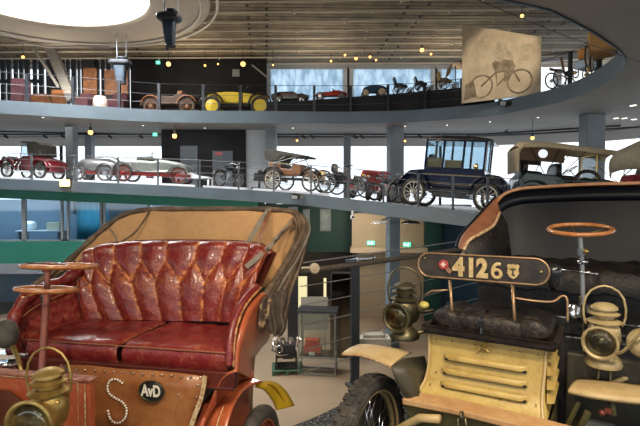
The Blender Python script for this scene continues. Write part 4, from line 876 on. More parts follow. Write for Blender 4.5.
# --- tufted backrest
def seg_d(p, a, b):
    ab = (b[0]-a[0], b[1]-a[1]); t = max(0, min(1, ((p[0]-a[0])*ab[0]+(p[1]-a[1])*ab[1])/(ab[0]**2+ab[1]**2)))
    return math.hypot(p[0]-a[0]-ab[0]*t, p[1]-a[1]-ab[1]*t)
def tuft(bot, topl, nu, nv, W, Hh, npl, m, name, parent, puff=.035, y1=.5, y2=.82, low=0., thick=.0):
    """padded backrest between two edge lines, with buttons, pleats below and diamonds above"""
    bl, tl = spline(bot, 8), spline(topl, 8)
    def samp(l, u):
        f = u*(len(l)-1); i = min(int(f), len(l)-2); return l[i].lerp(l[i+1], f-i)
    pw = W/npl; segs = []
    for k in range(-1, npl+2):
        x = k*pw; segs += [((x,low*Hh),(x,y1*Hh)), ((x,y1*Hh),(x+pw/2,y2*Hh)), ((x,y1*Hh),(x-pw/2,y2*Hh)), ((x+pw/2,y2*Hh),(x+pw/2+.012,Hh*1.1))]
    b = MB(); wear = []; rnd = random.Random(3); g = []
    for j in range(nv+1):
        v = j/nv; row = []
        for i in range(nu+1):
            u = i/nu; p0 = samp(bl, u); p1 = samp(tl, u); roll = math.sin(v*PI/2)
            base = p0.lerp(p1, v)
            d = min(seg_d((u*W, v*Hh), a, c) for a, c in segs if abs(a[0]-u*W) < pw*1.3)
            bt = min(math.hypot(u*W-k*pw, v*Hh-y1*Hh) for k in range(0, npl+1))
            pf = puff*(1-math.exp(-d/(pw*.26))) - .012*math.exp(-bt/.012) + .0025*math.sin(u*41+v*9)*math.sin(v*23+u*5)
            edge_ = max(0, v-.86)/.14; n = Vector((0,-1,.25)).normalized()
            q = base + n*pf + n*(.03*math.sin(min(1,v*1.2)*PI)); 
            q += Vector((0, .07*edge_**2, -.035*edge_**2.5))
            row.append(q); wear.append(min(1, 1.3*math.exp(-d/.007)*(.75+.25*math.sin(u*17+3)) + .8*math.exp(-bt/.03) + .12*max(0,math.sin(u*9+1)*math.sin(v*7+u*6)) + .25*max(0,v-.9)/.1))
        g.append(row)
    b.loft(g); return b.build(name, m, parent, smooth=True, wear=wear)
bb = [A(82,318,.47), A(140,320,.5), A(200,321,.5), A(240,322,.47)]
bt = [A(80,258,.56), A(92,247,.6), A(112,242.5,.62), A(160,240.5,.63), A(230,241,.63), A(256,243.5,.62), A(271,251,.57)]
bt = [RC.at(p[0],p[1],p[2]) for p in [(79,258,.55),(84,246,.58),(104,239.5,.61),(135,237,.62),(165,236.5,.63),(200,236.5,.63),(232,237,.63),(258,240,.62),(271,249,.57)]]
bb = [RC.at(p[0],p[1],p[2]) for p in [(84,320,.47),(105,320,.48),(128,320,.5),(150,320,.5),(172,321,.5),(195,321,.5),(215,321,.5),(230,322,.49),(242,322,.47)]]
tuft(bb, bt, 190, 70, 1.15, .52, 9, red_l, 'backrest', red, .034, .46, .70)
part(red, 'backrest_shell', dkred_w, lambda q: q.loft([[Vector((p.x,p.y+.03,p.z-.02)) for p in bb], [Vector((p.x,p.y+.09,p.z-.03)) for p in bt]]), solid=.03)
# --- seat cushions
def cushion(name, x0, x1, y0, y1, z0, z1, m, parent, seed=1, dip=.02, n=46):
    b = MB(); wear = []; g = []
    prof = [(-.004,0),(-.016,.25),(-.02,.55),(-.012,.82),(.012,.96),(.04,1.0),(.1,1.03),(.2,1.035),(.35,1.0),(.5,.96)]
    prof = [(y0+a*(y1-y0)/.5, z0+(z1-z0)*h) for a, h in prof]
    pr = spline([(0,a,h) for a, h in prof], 4)
    for j, p in enumerate(pr):
        row = []
        for i in range(n+1):
            u = i/n; x = x0+(x1-x0)*u; e = min(u, 1-u)*(x1-x0); rd = math.exp(-e/.018)
            k = math.sin(x*31+p.y*17+seed)*math.sin(x*13-p.y*29+seed*2)
            row.append(Vector((x + (.012*rd if u < .5 else -.012*rd), p.y + .02*rd*(1 if p.y < (y0+y1)/2 else -1)*.6, p.z - .022*rd*(p.z-z0)/(z1-z0) - dip*math.sin(u*PI)*max(0,(p.y-y0)/(y1-y0)-.1) + .004*k)))
            wear.append(min(1, .55*math.exp(-abs(j-17)/3.)*(.5+.5*math.sin(x*23)) + .7*rd + .25*max(0,k)))
        g.append(row)
    b.loft(g); o = b.build(name, m, parent, smooth=True, wear=wear)
    part(o, 'piping', strap_m, lambda q: q.tube([Vector((x0+(x1-x0)*i/20, y0-.018*(y1-y0)/.5, z0+(z1-z0)*.87)) for i in range(21)], .004, 6), smooth=True)
    return o
zs = 1.0
xl = A(26,352,0).x; xm = A(120,357,0).x; xr = A(230,362,0).x
cushion('seat_cushion', xl, xm-.003, .0, .5, .985, 1.092, red_l2, red, 1)
cushion('seat_cushion', xm+.003, xr, .0, .5, .985, 1.092, red_l2, red, 4)
part(red, 'seat_rail', dkred_w, lambda q: (q.bx((A(17,360,-.02).x,-.03,.905),(A(235,368,-.02).x,.03,.985)), q.bx((A(17,360,-.02).x,-.04,.9),(A(235,368,-.02).x,.0,.915))), bevel=.006)
part(red, 'seat_box', dkred_w, lambda q: q.bx((xl,.03,.55),(xr-.28,.52,.985)))
# --- arms
def spl(fr, pts, k=6): return spline([fr.at(*p) for p in pts], k)
la = spl(RC, [(14,354,.0),(13,326,.04),(20,305,.1),(38,291,.22),(62,281,.38),(80,270,.5)])
part(red, 'arm_roll', red_l, lambda q: q.tube(la, [.034+.006*math.sin(i) for i in range(len(la))], 12), smooth=True)
lb = spl(RC, [(26,354,.0),(28,352,.04),(34,346,.12),(50,336,.24),(68,326,.38),(84,320,.5)])
lm = [a.lerp(b_, .5)+Vector((-.035,.0,.01)) for a, b_ in zip(la, lb)]
b = MB(); b.loft([[a.lerp(m_, j/5) for a, m_ in zip(la, lm)] for j in range(6)] + [[m_.lerp(c, j/5) for m_, c in zip(lm, lb)] for j in range(1, 6)]); b.build('arm_panel', red_l2, red, smooth=True, wear=[.25+.3*math.sin(i*.7) for i in range(len(b.v))])
part(red, 'arm_seam', strap_m, lambda q: q.tube([a.lerp(c, .28)+Vector((.004,-.012,.0)) for a, c in zip(la, lb)], .0045, 6), smooth=True)
ra = spl(RC, [(229,366,-.02),(229.5,348,.0),(232,328,.05),(239,309,.13),(248,296,.22),(257,287,.32)])
part(red, 'arm_roll', red_l, lambda q: q.tube(ra, .02, 12), smooth=True)
ra2 = [p+Vector((.026,-.004,-.002)) for p in ra]
part(red, 'arm_edge', mat('rubbed_tan_edge', (.42,.2,.07), .5, 0, (.16,.04,.015), 30, .42, .6), lambda q: q.tube(ra2, [.0065+.0012*math.sin(i*1.3) for i in range(len(ra2))], 8), smooth=True)
rb = spl(RC, [(228,362,.0),(228,358,.06),(230,348,.16),(235,338,.26),(239,328,.38),(242,322,.5)])
b = MB(); b.loft([[a.lerp(c, j/5) for a, c in zip(ra, rb)] for j in range(6)]); b.build('arm_panel', mat('dark_red_lining', (.06,.008,.008), .5, 0, (.1,.014,.012), 9), red, smooth=True)
# --- outer side, flaring up from the sill
of_ = spl(RC, [(235,372,-.02),(236,352,.0),(240,332,.05),(246,313,.14),(254,301,.23),(263,292,.34)])
ob_ = spl(RC, [(252,380,.62),(253,360,.66),(261,347,.7),(269,337,.74),(271,320,.78),(275,302,.84)])
b = MB(); b.loft([[a.lerp(c, j/8)+Vector((.012*math.sin(j/8*PI),0,0)) for a, c in zip(of_, ob_)] for j in range(9)]); b.build('side_panel', red_side, red, smooth=True, solid=.015)
part(red, 'side_line', cream_edge, lambda q: q.tube(spl(RC, [(235,370,.0),(242,363,.15),(250,356,.4),(259,345,.58),(267,335,.7)]), .003, 5))
of2 = spl(RC, [(236,371,-.03),(222,378,-.03),(212,400,-.03),(200,430,-.03),(190,470,-.03)])
ob2 = spl(RC, [(256,340,.62),(254,360,.62),(253,378,.62),(252,396,.62),(250,440,.62)])
b = MB(); b.loft([[a.lerp(c, j/8) for a, c in zip(of2, ob2)] for j in range(9)]); b.build('lower_side_panel', red_side, red, smooth=True, solid=.012)
# --- leather apron with rivets
def apy(px, py): return A(px, py, -.056)
ap = [[apy(x, y) for x in (60,100,150,182,205)] for y in (368,)]
tops = [(60,364),(90,366),(120,368),(150,370.5),(180,373.5),(207,376)]
bots = [(60,470),(90,470),(120,470),(150,470),(172,470),(183,470)]
b = MB(); b.loft([[apy(*a).lerp(apy(*c), j/6)+Vector((0,.012*math.sin(i*2.2+j*1.1),0)) for i, (a, c) in enumerate(zip(tops, bots))] for j in range(7)]); b.build('leather_apron', tan_l, red, smooth=True, solid=.008)
riv = mat('rivet_metal', (.65,.58,.5), .25, .9, (.4,.33,.28), 30)
for x, y in [(66+i*9.6, 368.7+i*.62) for i in range(15)] + [(198,385),(196.5,397),(196,406),(178,395)]: part(red, 'rivet', riv, lambda q: q.ball(A(x, y, -.067), .0056, 8, 6), smooth=True)
for k, (x, y) in enumerate([]): pass
Sp = spline([(122,383,0),(117,379.5,0),(111,380,0),(107.5,386,0),(109,393,0),(115,398,0),(122,402,0),(126.5,409,0),(125,418,0),(118,423,0),(111,420,0),(108,411,0)], 30)
L = [0]
for a, c in zip(Sp, Sp[1:]): L.append(L[-1]+(c-a).length)
b = MB(); N = 32
for k in range(N):
    t_ = L[-1]*k/(N-1); i = max(j for j in range(len(L)) if L[j] <= t_+1e-6); b.ball(A(Sp[i].x, Sp[i].y, -.072), .0062, 8, 6)
b.build('letter_s_of_rivets', mat('white_rivets', (.8,.74,.62), .35, .2), red, smooth=True)
c0 = A(151.5,391,-.074); bw, bh = .068, .052
M = Matrix.Translation(c0) @ Matrix.Rotation(PI/2, 4, 'X') @ Matrix.Scale(bh/bw, 4, (0,1,0))
bd = part(red, 'oval_badge', mat('badge_black', (.02,.02,.018), .3), lambda q: q.lathe([(.001,.004),(bw*.93,.004),(bw,.002),(bw,-.004)], 36, M), smooth=30)
part(bd, 'badge_rim', mat('badge_green', (.05,.06,.04), .3, .6), lambda q: q.ring(c0+Vector((0,-.004,0)), bw*.95, .004, (0,1,0), 36, 6, ry=bh*.95), smooth=True)
text('AvD', 'lettering', mat('badge_cream', (.75,.7,.55), .4), bd, Matrix.Translation(c0+Vector((0,-.006,0))) @ Matrix.Rotation(PI/2,4,'X') @ Matrix.Diagonal((.9,1.25,1,1)), .062, .001, .0022)
part(red, 'edge_strip', cream_edge, lambda q: q.ribbon(spl(RC, [(205,376,-.07),(203,390,-.07),(199,405,-.07),(193,420,-.07),(188,440,-.07)]), .022, .006, (0,1,0)))
# --- fender strips and front wheel at the right
def strip(fr, o, i, name, m, parent, **k):
    a, c = spl(fr, o), spl(fr, i); b = MB(); b.loft([[p.lerp(q, j/4) for p, q in zip(a, c)] for j in range(5)]); return b.build(name, m, parent, smooth=True, **k)
strip(RC, [(262,382,.45),(250,386,.3),(240,395,.14),(232,410,.0),(226,432,-.08)], [(252,379,.48),(238,383,.33),(223,396,.16),(211,417,.01),(203,445,-.08)], 'fender', red_side, red, solid=.012)
part(red, 'fender_line', cream_edge, lambda q: q.tube([p+Vector((0,-.008,.004)) for p in spl(RC, [(256,382,.46),(244,386,.31),(231,397,.15),(221,414,.0),(214,440,-.09)])], .003, 5))
strip(RC, [(252,379,.48),(240,380,.33),(226,390,.16),(210,408,.01),(198,440,-.08)], [(253,372,.55),(240,374,.4),(224,384,.22),(206,402,.06),(192,440,-.05)], 'fender_bead', red_side, red, solid=.02)
yf = strip(RC, [(257,384,.46),(268,381,.56),(278,384,.66),(287,393,.72),(294,406,.74)], [(255,387,.44),(263,389,.48),(269,395,.53),(274,403,.57),(277,410,.59)], 'rear_fender', gold_yellow, red, solid=.012)
part(yf, 'raised_line', mat('dark_gold', (.35,.2,.01), .3, .3), lambda q: q.tube([p+Vector((0,-.006,.007)) for p in spl(RC, [(267,385,.53),(276,389,.6),(285,404,.67)])], .004, 5))
RW = lambda: None
wx = RC.loc(Vector((-.345,2.6,0)))
def fwheel(t, x, y, r, wd, name='wheel', spokes=12, sm=None, treads=0):
    o = part(t, name, rubber, lambda q: q.lathe([(r-.075,-wd*.38),(r-.045,-wd*.5),(r-.015,-wd*.42),(r-.003,-wd*.22),(r,0),(r-.003,wd*.22),(r-.015,wd*.42),(r-.045,wd*.5),(r-.075,wd*.38),(r-.08,0),(r-.075,-wd*.38)], 64, Matrix.Translation((x,y,r)) @ Matrix.Rotation(PI/2,4,'Y')), smooth=50)
    o.data.polygons
    part(o, 'rim', sm, lambda q: (q.ring((x-.03*0,y,r), r-.085, .017, (1,0,0), 56, 8), q.ring((x+wd*.3,y,r), r-.078, .009, (1,0,0), 56, 8)), smooth=True)
    def sp(q):
        for k in range(spokes):
            a = 2*PI*k/spokes; a2 = a + (.35 if k % 2 else -.35)
            q.tube([(x+(.05 if k % 4 < 2 else -.05), y+.045*math.cos(a2), r+.045*math.sin(a2)), (x, y+(r-.09)*math.cos(a), r+(r-.09)*math.sin(a))], .0035 if spokes > 20 else .014, 6)
    part(o, 'spokes', chrome if spokes > 20 else sm, sp, smooth=True)
    part(o, 'hub', brass_dull, lambda q: q.lathe([(.03,-.08),(.05,-.06),(.05,.06),(.035,.08),(.025,.11),(.01,.115)], 20, Matrix.Translation((x,y,r)) @ Matrix.Rotation(PI/2,4,'Y')), smooth=40)
    if treads:
        def td(q):
            for k in range(treads):
                a = 2*PI*(k+.5)/treads
                for s, dx in ((-1,-.3),(0,0),(1,.3)):
                    an = a + (PI/treads if s == 0 else 0); rr = r-(.008 if s else -.001)
                    q.box((x+dx*wd, y+rr*math.cos(an), r+rr*math.sin(an)), (wd*.29, .043, .011), (an-PI/2, 0, 0))
        part(o, 'tread_blocks', rubber, td)
    return o
fwheel(red, wx.x, wx.y, .342, .085, sm=red_side, spokes=12)
for yy in (.26+.0,): pass
fwheel(red, -1.42, wx.y, .37, .085, sm=red_side, spokes=12)
part(red, 'axle', black_p, lambda q: q.tube([(wx.x,wx.y,.37),(-1.42,wx.y,.37)], .025))
part(red, 'rear_body', dkred_w, lambda q: q.bx((-1.15,.56,.6),(-.3,.95,1.15)), bevel=.05)
part(red, 'chassis', black_p, lambda q: (q.bx((-1.0,-.9,.42),(-.94,1.3,.52)), q.bx((-.62,-.6,.42),(-.56,1.3,.52))))
fwheel(red, -1.42, -.95, .3, .085, sm=red_side, spokes=12)
# --- dash box at the lower left
def D(px, py, b_=-.5): return A(px, py, b_)
x0, x1 = D(-70,380,-.38).x, D(91,380,-.38).x; zt = D(60,377,-.38).z
dash = part(red, 'dashboard', red_side, lambda q: q.bx((x0,-.39,.35),(x1,-.35,zt)), bevel=.008)
part(dash, 'gold_line', cream_edge, lambda q: (q.tube([(x1-.055,-.394,.36),(x1-.055,-.394,zt-.012),(x0,-.394,zt-.012)], .0025, 5), q.tube([(x1-.02,-.394,.36),(x1-.02,-.394,zt-.012)], .003, 5)))
part(dash, 'top_moulding', mat('worn_moulding', (.2,.05,.03), .75, 0, (.4,.2,.12), 20), lambda q: q.bx((x0,-.4,zt-.004),(x1+.008,-.34,zt+.003)), bevel=.002)
part(red, 'floor_box', mat('dark_floor_wood', (.07,.03,.015), .6, 0, (.1,.045,.02), 6), lambda q: q.bx((x0,-.35,.45),(x1-.05,-.03,.52)))
part(red, 'bonnet', mat('dark_bonnet', (.06,.02,.012), .4, 0, (.09,.03,.015), 6), lambda q: q.prism([(x0,.45),(x0,zt-.12),(x0+.1,zt-.06),(x1-.4,zt-.07),(x1-.26,zt-.15),(x1-.22,.45)], -.7, -.39), bevel=.02)
# --- steering column with two wheels
c1 = A(47,289.5,-.2); c2 = A(59,266,-.2); cb = A(38,430,-.36)
ax = (A(45,290,-.2)-cb).normalized()
sw = part(red, 'steering_column', copper, lambda q: (q.tube([cb, c1], .0165, 14), q.tube([c1, A(48,264,-.19)], .0135, 12)), smooth=40)
part(sw, 'collar', black_p, lambda q: q.lathe([(.022,-.018),(.024,.0),(.022,.018)], 20, Matrix.Translation(A(46,299,-.2))), smooth=40)
part(sw, 'collar', copper, lambda q: q.lathe([(.02,-.02),(.024,.01),(.018,.018)], 20, Matrix.Translation(A(47,268,-.19))), smooth=40)
nr = (Matrix.Rotation(math.radians(-7.5), 3, 'X') @ Vector((.02,0,1)))
R1 = (A(73,289,-.2)-A(22,289,-.2)).length/2
part(sw, 'control_wheel', wheel_w, lambda q: (q.ring(c1, R1-.012, .012, nr, 40, 10), [q.tube([c1, c1+Vector((math.cos(a)*R1*.9, math.sin(a)*R1*.9, math.sin(a)*R1*.13))], .006, 6) for a in (.3,2.4,4.5)]), smooth=True)
R2 = (A(92,266,-.2)-A(28,266,-.2)).length/2
part(sw, 'steering_wheel', wheel_w, lambda q: (q.ring(A(60,266,-.15), R2-.012, .0115, (.0,.1,1), 48, 10), [q.tube([A(48,265,-.19), A(60,266,-.15)+Vector((math.cos(a)*R2*.93, math.sin(a)*R2*.93, -math.sin(a)*R2*.1))], .007, 6) for a in (.1,2.2,4.2)]), smooth=True)
part(sw, 'throttle_lever', chrome, lambda q: (q.tube([A(28,263.5,-.2),A(50,262,-.2),A(66,264,-.2)], .006, 6),), smooth=True)
# --- bulb horn
hn = part(red, 'bulb_horn', mat('grey_rubber', (.06,.055,.045), .7, 0, (.09,.08,.06), 8), lambda q: q.ball(A(6,334,-.12), (.065,.055,.075), 20, 14), smooth=True)
part(hn, 'horn_tube', brass_old, lambda q: q.tube([A(13,347,-.15),A(18,358,-.2),A(22,373,-.28)], [.014,.011,.009], 10), smooth=True)
part(hn, 'horn_bell', chrome, lambda q: (q.tube([A(-2,366,-.1),A(8,368,-.1),A(22,362,-.1)], .012), q.lathe([(.02,0),(.03,.03),(.06,.05)], 16, Matrix.Translation(A(6,372,-.1)))), smooth=True)
# --- brass lamp
pc = P(50,405,1.78); ml = RC.loc(pc)
s_ = .0645
ol = lamp(red, Matrix.Translation(ml+Vector((0,0,-.0))) @ Matrix.Rotation(math.radians(-2),4,'Y'), s_, brass_old, brass_old, face=.12, hd=.15, lr=1.17, fw=.95)
part(red, 'lamp_bracket', brass_dull, lambda q: (q.tube([ml+Vector((0,0,-2.3*s_)), ml+Vector((.03,.1,-.25)), Vector((ml.x+.05,-.4,.6))], .014)), smooth=True)
# --- hood
bow = [(21,297,.45),(33,286,.52),(50,274,.6),(68,261,.68),(83,247,.75),(95,236,.82),(108,225,.9),(120,217,.96),(131,212.5,1.0),(146,210,1.06),(165,209,1.1),(200,209,1.12),(240,209,1.12),(270,209.5,1.12),(290,211.5,1.11),(300,216,1.09),(304,225,1.05),(300,238,.93),(290,257,.76),(277,277,.58),(263,298,.4)]
bw_ = spl(RC, bow, 5)
hood = part(red, 'folding_hood', canvas_dk, lambda q: q.tube(bw_, [.019+.0025*math.sin(i*.9) for i in range(len(bw_))], 10), smooth=True)
bw2 = [p + Vector((.004,.045,-.012+.004*math.sin(i*.4))) for i, p in enumerate(bw_)]
part(hood, 'hood_bow', canvas_dk, lambda q: q.tube(bw2, [.021+.003*math.sin(i*.7+2) for i in range(len(bw2))], 10), smooth=True)
bw3 = [p + Vector((.012,.075,-.03)) for p in bw_]
part(hood, 'hood_bow', strap_g, lambda q: q.tube(bw3, .02, 8), smooth=True)
bl_ = spl(RC, [(24,310,.5),(40,300,.56),(56,292,.62),(74,288,.68),(90,286,.72),(104,286,.76),(118,286,.8),(132,286,.82),(145,286,.84),(158,286,.85),(175,286,.85),(200,286,.85),(228,286,.85),(250,286,.85),(262,287,.85),(266,288,.85),(268,290,.84),(268,292,.76),(266,294,.7),(263,297,.6),(260,300,.5)], 5)
b = MB(); b.loft([[a.lerp(c, j/10)+Vector((0,.035*math.sin(j/10*PI)+.006*math.sin(i*.5+j),0)) for i, (a, c) in enumerate(zip(bw_, bl_))] for j in range(11)]); b.build('hood_lining', canvas_tan, hood, smooth=True, solid=.006)
# drooping folds at the right
def fold(o, i, name, m, amp, nw, seed, parent=None):
    a, c = spl(RC, o), spl(RC, i); g = []
    for j in range(19):
        v = j/18; g.append([p.lerp(q, v)+Vector((0,-amp*math.sin(v*nw*PI+.3*math.sin(k*.3+seed))*(.4+.6*min(1,k/8)),0)) for k, (p, q) in enumerate(zip(a, c))])
    b = MB(); b.loft(g); return b.build(name, m, parent or hood, smooth=True, solid=.008)
fold([(303,214,1.12),(308,226,1.12),(307,245,1.06),(301,268,.9),(293,290,.74),(288,312,.6),(284,330,.5)], [(292,214,1.02),(296,226,.98),(292,246,.84),(280,268,.64),(267,290,.46),(261,306,.36),(259,316,.33)], 'hood_fold', canvas_dk, .034, 7, 1)
fold([(288,286,.7),(287,300,.6),(284,314,.54),(286,326,.5),(281,336,.48)], [(266,294,.42),(266,304,.38),(268,316,.36),(270,328,.36),(272,334,.36)], 'hood_fold', mat('grey_brown_canvas', (.035,.025,.018), .8, 0, (.08,.055,.035), 18, bump=.6), .024, 4, 3)
fold([(273,294,.36),(270,304,.34),(268,316,.33),(263,328,.33)], [(263,298,.32),(259,307,.31),(258,318,.31),(259,330,.31)], 'torn_flap', mat('pale_torn_canvas', (.05,.03,.02), .8, 0, (.35,.23,.12), 16, .5, .6), .012, 3, 5)
def st(pts, w, m, nm='strap'): return part(hood, nm, m, lambda q: q.ribbon(spl(RC, pts), w, .005, (0,1,.2)), smooth=30)
st([(270,209,1.08),(265,222,.9),(261,235,.76),(259,245,.64)], .03, strap_m); st([(268,209,1.08),(261,220,.9),(253,234,.78),(246,246,.66)], .034, strap_g)
st([(293,218,1.05),(284,228,.95),(276,238,.8),(270,246,.66),(258,257,.54),(246,267,.5)], [.012]*12+[.03]*19, strap_g)
st([(296,222,1.05),(284,232,.95),(274,243,.76),(266,252,.56)], .02, canvas_dk)
st([(150,210,1.06),(143,222,.98),(133,234,.9),(118,244,.76)], .012, canvas_dk); st([(108,226,.9),(115,236,.85),(118,248,.76)], .008, strap_g)
part(red, 'hood_iron', black_p, lambda q: q.tube(spl(RC, [(262,325,.62),(275,290,.8),(295,240,1.05)]), .01, 6), smooth=True)
part(red, 'hood_iron', black_p, lambda q: q.tube(spl(RC, [(20,330,.3),(45,292,.5),(75,262,.7)]), .01, 6), smooth=True)

# ------------------------------------------------------------ CREAM CAR
WC = Frame((1.10,2.35,0), math.atan2(-.3,.49))
B = WC.at
cream = thing('cream_veteran_car', 'open veteran car with worn yellow cream bonnet and number board 4126', 'car', WC.o, WC.yaw)
def bxy(px, py, b_=0): return B(px, py, b_)
rows = [[(429.5,334,0),(470,338.5,0),(508,344,0),(546,350,0)],
        [(429.5,350,-.004),(469,355,-.004),(507,361,-.004),(545,368,-.004)],
        [(428.5,366,-.015),(467,372,-.015),(505,379,-.015),(543,387,-.015)],
        [(425,380,-.04),(463,387,-.04),(503,395,-.04),(542,403,-.04)],
        [(417,392,-.09),(457,400,-.09),(500,410,-.09),(543,420,-.09)],
        [(408,398,-.15),(450,407,-.15),(496,419,-.15),(543,432,-.15)]]
cols = [spl(WC, [r[k] for r in rows], 5) for k in range(4)]
b = MB(); b.loft([spline([c[i] for c in cols], 6) for i in range(len(cols[0]))]); bon = b.build('bonnet_front', cream_p, cream, smooth=True, solid=.006)
b = MB()
for c in (cols[0], cols[3]): b.tube([p+Vector((0,-.004,0)) for p in c], .008, 8)
b.tube([p+Vector((0,-.003,.0)) for p in spline([c[0] for c in cols], 6)], .007, 8); b.build('bonnet_edge', cream_p2, bon, smooth=True)
part(bon, 'green_top_line', mat('dull_green_line', (.1,.12,.07), .5), lambda q: q.tube([p+Vector((0,-.006,.014)) for p in spline([c[0] for c in cols], 6)], .006, 6), smooth=True)
def louver(l, r, off):
    a, c = B(*l), B(*r)
    lv = MB(); n = 10
    g = []
    for j in range(n+1):
        th = j/n*PI*.62; g.append([a.lerp(c, u)+Vector((0,-.004-.018*math.sin(th)*(1 if .03 < u < .97 else .2), -.010+.020*math.cos(th))) for u in (0,.03,.08,.3,.6,.92,.97,1)])
    lv.loft(g); o = lv.build('louver', cream_p, bon, smooth=True, solid=.003)
    part(bon, 'louver_slot', black_m_, lambda q: q.tube([a+Vector((.008,-.009,-.017)), c+Vector((-.006,-.009,-.017))], .0075, 6))
black_m_ = mat('slot_black', (.01,.008,.006), .9)
louver((444.5,355,-.01),(528,368.5,-.01),0); louver((442.5,369,-.022),(528,383,-.022),0); louver((441,382,-.05),(528,398,-.05),0)
b = MB()
for x, y in ((436,340),(452,341),(475,345),(520,352),(538,355),(436,372),(430,384),(462,390),(500,399),(536,405)): b.ball(B(x,y,-.03 if y < 380 else -.065), .0045, 8, 6)
b.build('rivets', brass_dull, bon, smooth=True)
lt = B(483,347,-.02)
part(bon, 'latch', brass_old, lambda q: (q.ring(lt+Vector((0,-.004,.012)), .013, .004, (0,1,0), 16, 6), q.tube([lt+Vector((-.03,-.004,-.024)), lt, lt+Vector((.03,-.004,-.02))], .005), q.tube([lt+Vector((0,-.008,.03)), lt+Vector((.004,-.008,-.03))], .005), q.ball(lt, .009), q.box(lt+Vector((0,.002,.02)), (.05,.006,.012))), smooth=40)
# sides of the bonnet with slanted slats
xr0 = cols[3][0].x+.004
b = MB(); b.loft([[Vector((p.x+.002, p.y, p.z)) for p in cols[3]], [Vector((p.x+.002, .3, p.z)) for p in cols[3]]]); b.build('bonnet_side', cream_p, bon, smooth=True, solid=.005)
b = MB(); b.loft([[Vector((p.x-.002, p.y, p.z)) for p in cols[0]], [Vector((p.x-.002, .3, p.z)) for p in cols[0]]]); b.build('bonnet_side', olive_dk, bon, smooth=True, solid=.005)
for k in range(4):
    z = cols[3][0].z-.045-.07*k
    sl = part(bon, 'side_slat', cream_p, lambda q: q.add([(xr0,.02,z+.03),(xr0+.035,.02,z-.012),(xr0+.035,.26,z+.012),(xr0,.26,z+.055),(xr0,.02,z-.02),(xr0,.26,z+.005)], [(0,1,2,3),(1,4,5,2),(0,4,1),(3,2,5),(0,3,5,4)]))
    part(sl, 'slat_hole', black_m_, lambda q: q.ball((xr0+.02,.03,z-.01), (.008,.004,.008), 8, 6))
part(bon, 'bonnet_underside', olive_p, lambda q: q.prism([(cols[3][-1].x, cols[3][-1].z-.05),(xr0+.03, .78),(xr0+.03,.66),(xr0-.04,.56)], -.06, .24), bevel=.02)
# tray, rolled leather cushion
z0 = B(545,350,0).z; tx0, tx1 = B(424,331,-.04).x, B(556,349,-.04).x
tr_ = part(cream, 'tray', tray_m, lambda q: (q.bx((tx0,-.05,z0+.008),(tx1,.34,z0+.03)), q.bx((tx0-.01,-.062,z0+.028),(tx1+.01,-.035,z0+.055)), q.bx((tx1-.02,-.062,z0+.028),(tx1+.01,.35,z0+.055)), q.bx((tx0-.01,-.062,z0+.028),(tx0+.02,.35,z0+.055))), bevel=.006)
wd = tx1-tx0-.05
def leather(name, c, d, seed, e=.45):
    b = MB(); b.pillow(c, d, e, 56, 26, wob=.0); w = []
    for v in b.v:
        u = (v.x-c[0])/d[0]; k = math.sin(u*19+seed)*math.sin((v.y-c[1])*38+seed*3)
        kk = .007*k - .012*math.exp(-((abs(u)-.27)/.035)**2) - .02*math.exp(-((u-.02)/.02)**2)
        v += Vector((0, -kk if v.y < c[1] else kk, kk)); w.append(max(0, min(1, .05+.3*k + (.35 if abs(abs(v.y-c[1])-d[1]*.45) < .02 else 0))))
    return b.build(name, black_l, cream, smooth=True, wear=w)
lc = leather('rolled_cushion', (tx0+wd/2+.03, .03, z0+.088), (wd, .15, .12), 1)
leather('leather_cover', (tx0+wd/2+.03, .2, z0+.09), (wd*.99, .3, .105), 5, .35)
sx = B(481,315,-.06).x
part(lc, 'strap', black_p, lambda q: (q.tube([(sx,.1,z0+.14),(sx,.02,z0+.157),(sx,-.045,z0+.12),(sx,-.055,z0+.05)], .008), q.box((sx,-.058,z0+.1),(.03,.012,.035))), smooth=40)
# number board
e0, e1 = B(418.5,264,.02), B(550,272.5,.02); cc = (e0+e1)/2; hl = (e1-e0).length/2; hh = .0665
tilt = math.atan2(e1.z-e0.z, e1.x-e0.x)
def stad(r, l, n=14): return [(l-r+r*math.cos(a), r*math.sin(a)) for a in [-PI/2+PI*i/n for i in range(n+1)]] + [(-(l-r)+r*math.cos(a), r*math.sin(a)) for a in [PI/2+PI*i/n for i in range(n+1)]]
def brd(q, r, l, y0, y1): q.prism(stad(r, l), y0, y1); q.v = [Matrix.Rotation(-tilt,4,'Y') @ v + cc for v in q.v]
nb = part(cream, 'number_board', mat('board_black', (.018,.016,.014), .4, 0, (.05,.035,.025), 14, coat=.2, c3=(.12,.07,.04)), lambda q: brd(q, hh, hl, -.008, .008), bevel=.003)
b = MB(); pts = stad(hh*.985, hl-.002, 18); b.tube([(x,-.008,z) for x, z in pts], .0055, 6, closed=True); b.v = [Matrix.Rotation(-tilt,4,'Y') @ v + cc for v in b.v]; b.build('board_edging', bronze, nb, smooth=True)
dx = B(477.5,269,.01); TM = lambda p: Matrix.Translation(p+Vector((0,-.01,0))) @ Matrix.Rotation(-tilt,4,'Y') @ Matrix.Rotation(PI/2,4,'X')
def digits(ch, px, py, sc=1.):
    text(ch, 'digit_'+{'4':'four','1':'one','2':'two','6':'six'}[ch], digit_m, nb, TM(B(px,py,.01)) @ Matrix.Diagonal((sc,1.08,1,1)), .122, .0015, .0066 if ch != '6' else .0042)
digits('4', 459, 267.5, .95); digits('1', 471.5, 268.3, .9); digits('2', 482.5, 269, .92); 
c6 = B(497,270.2,.01)
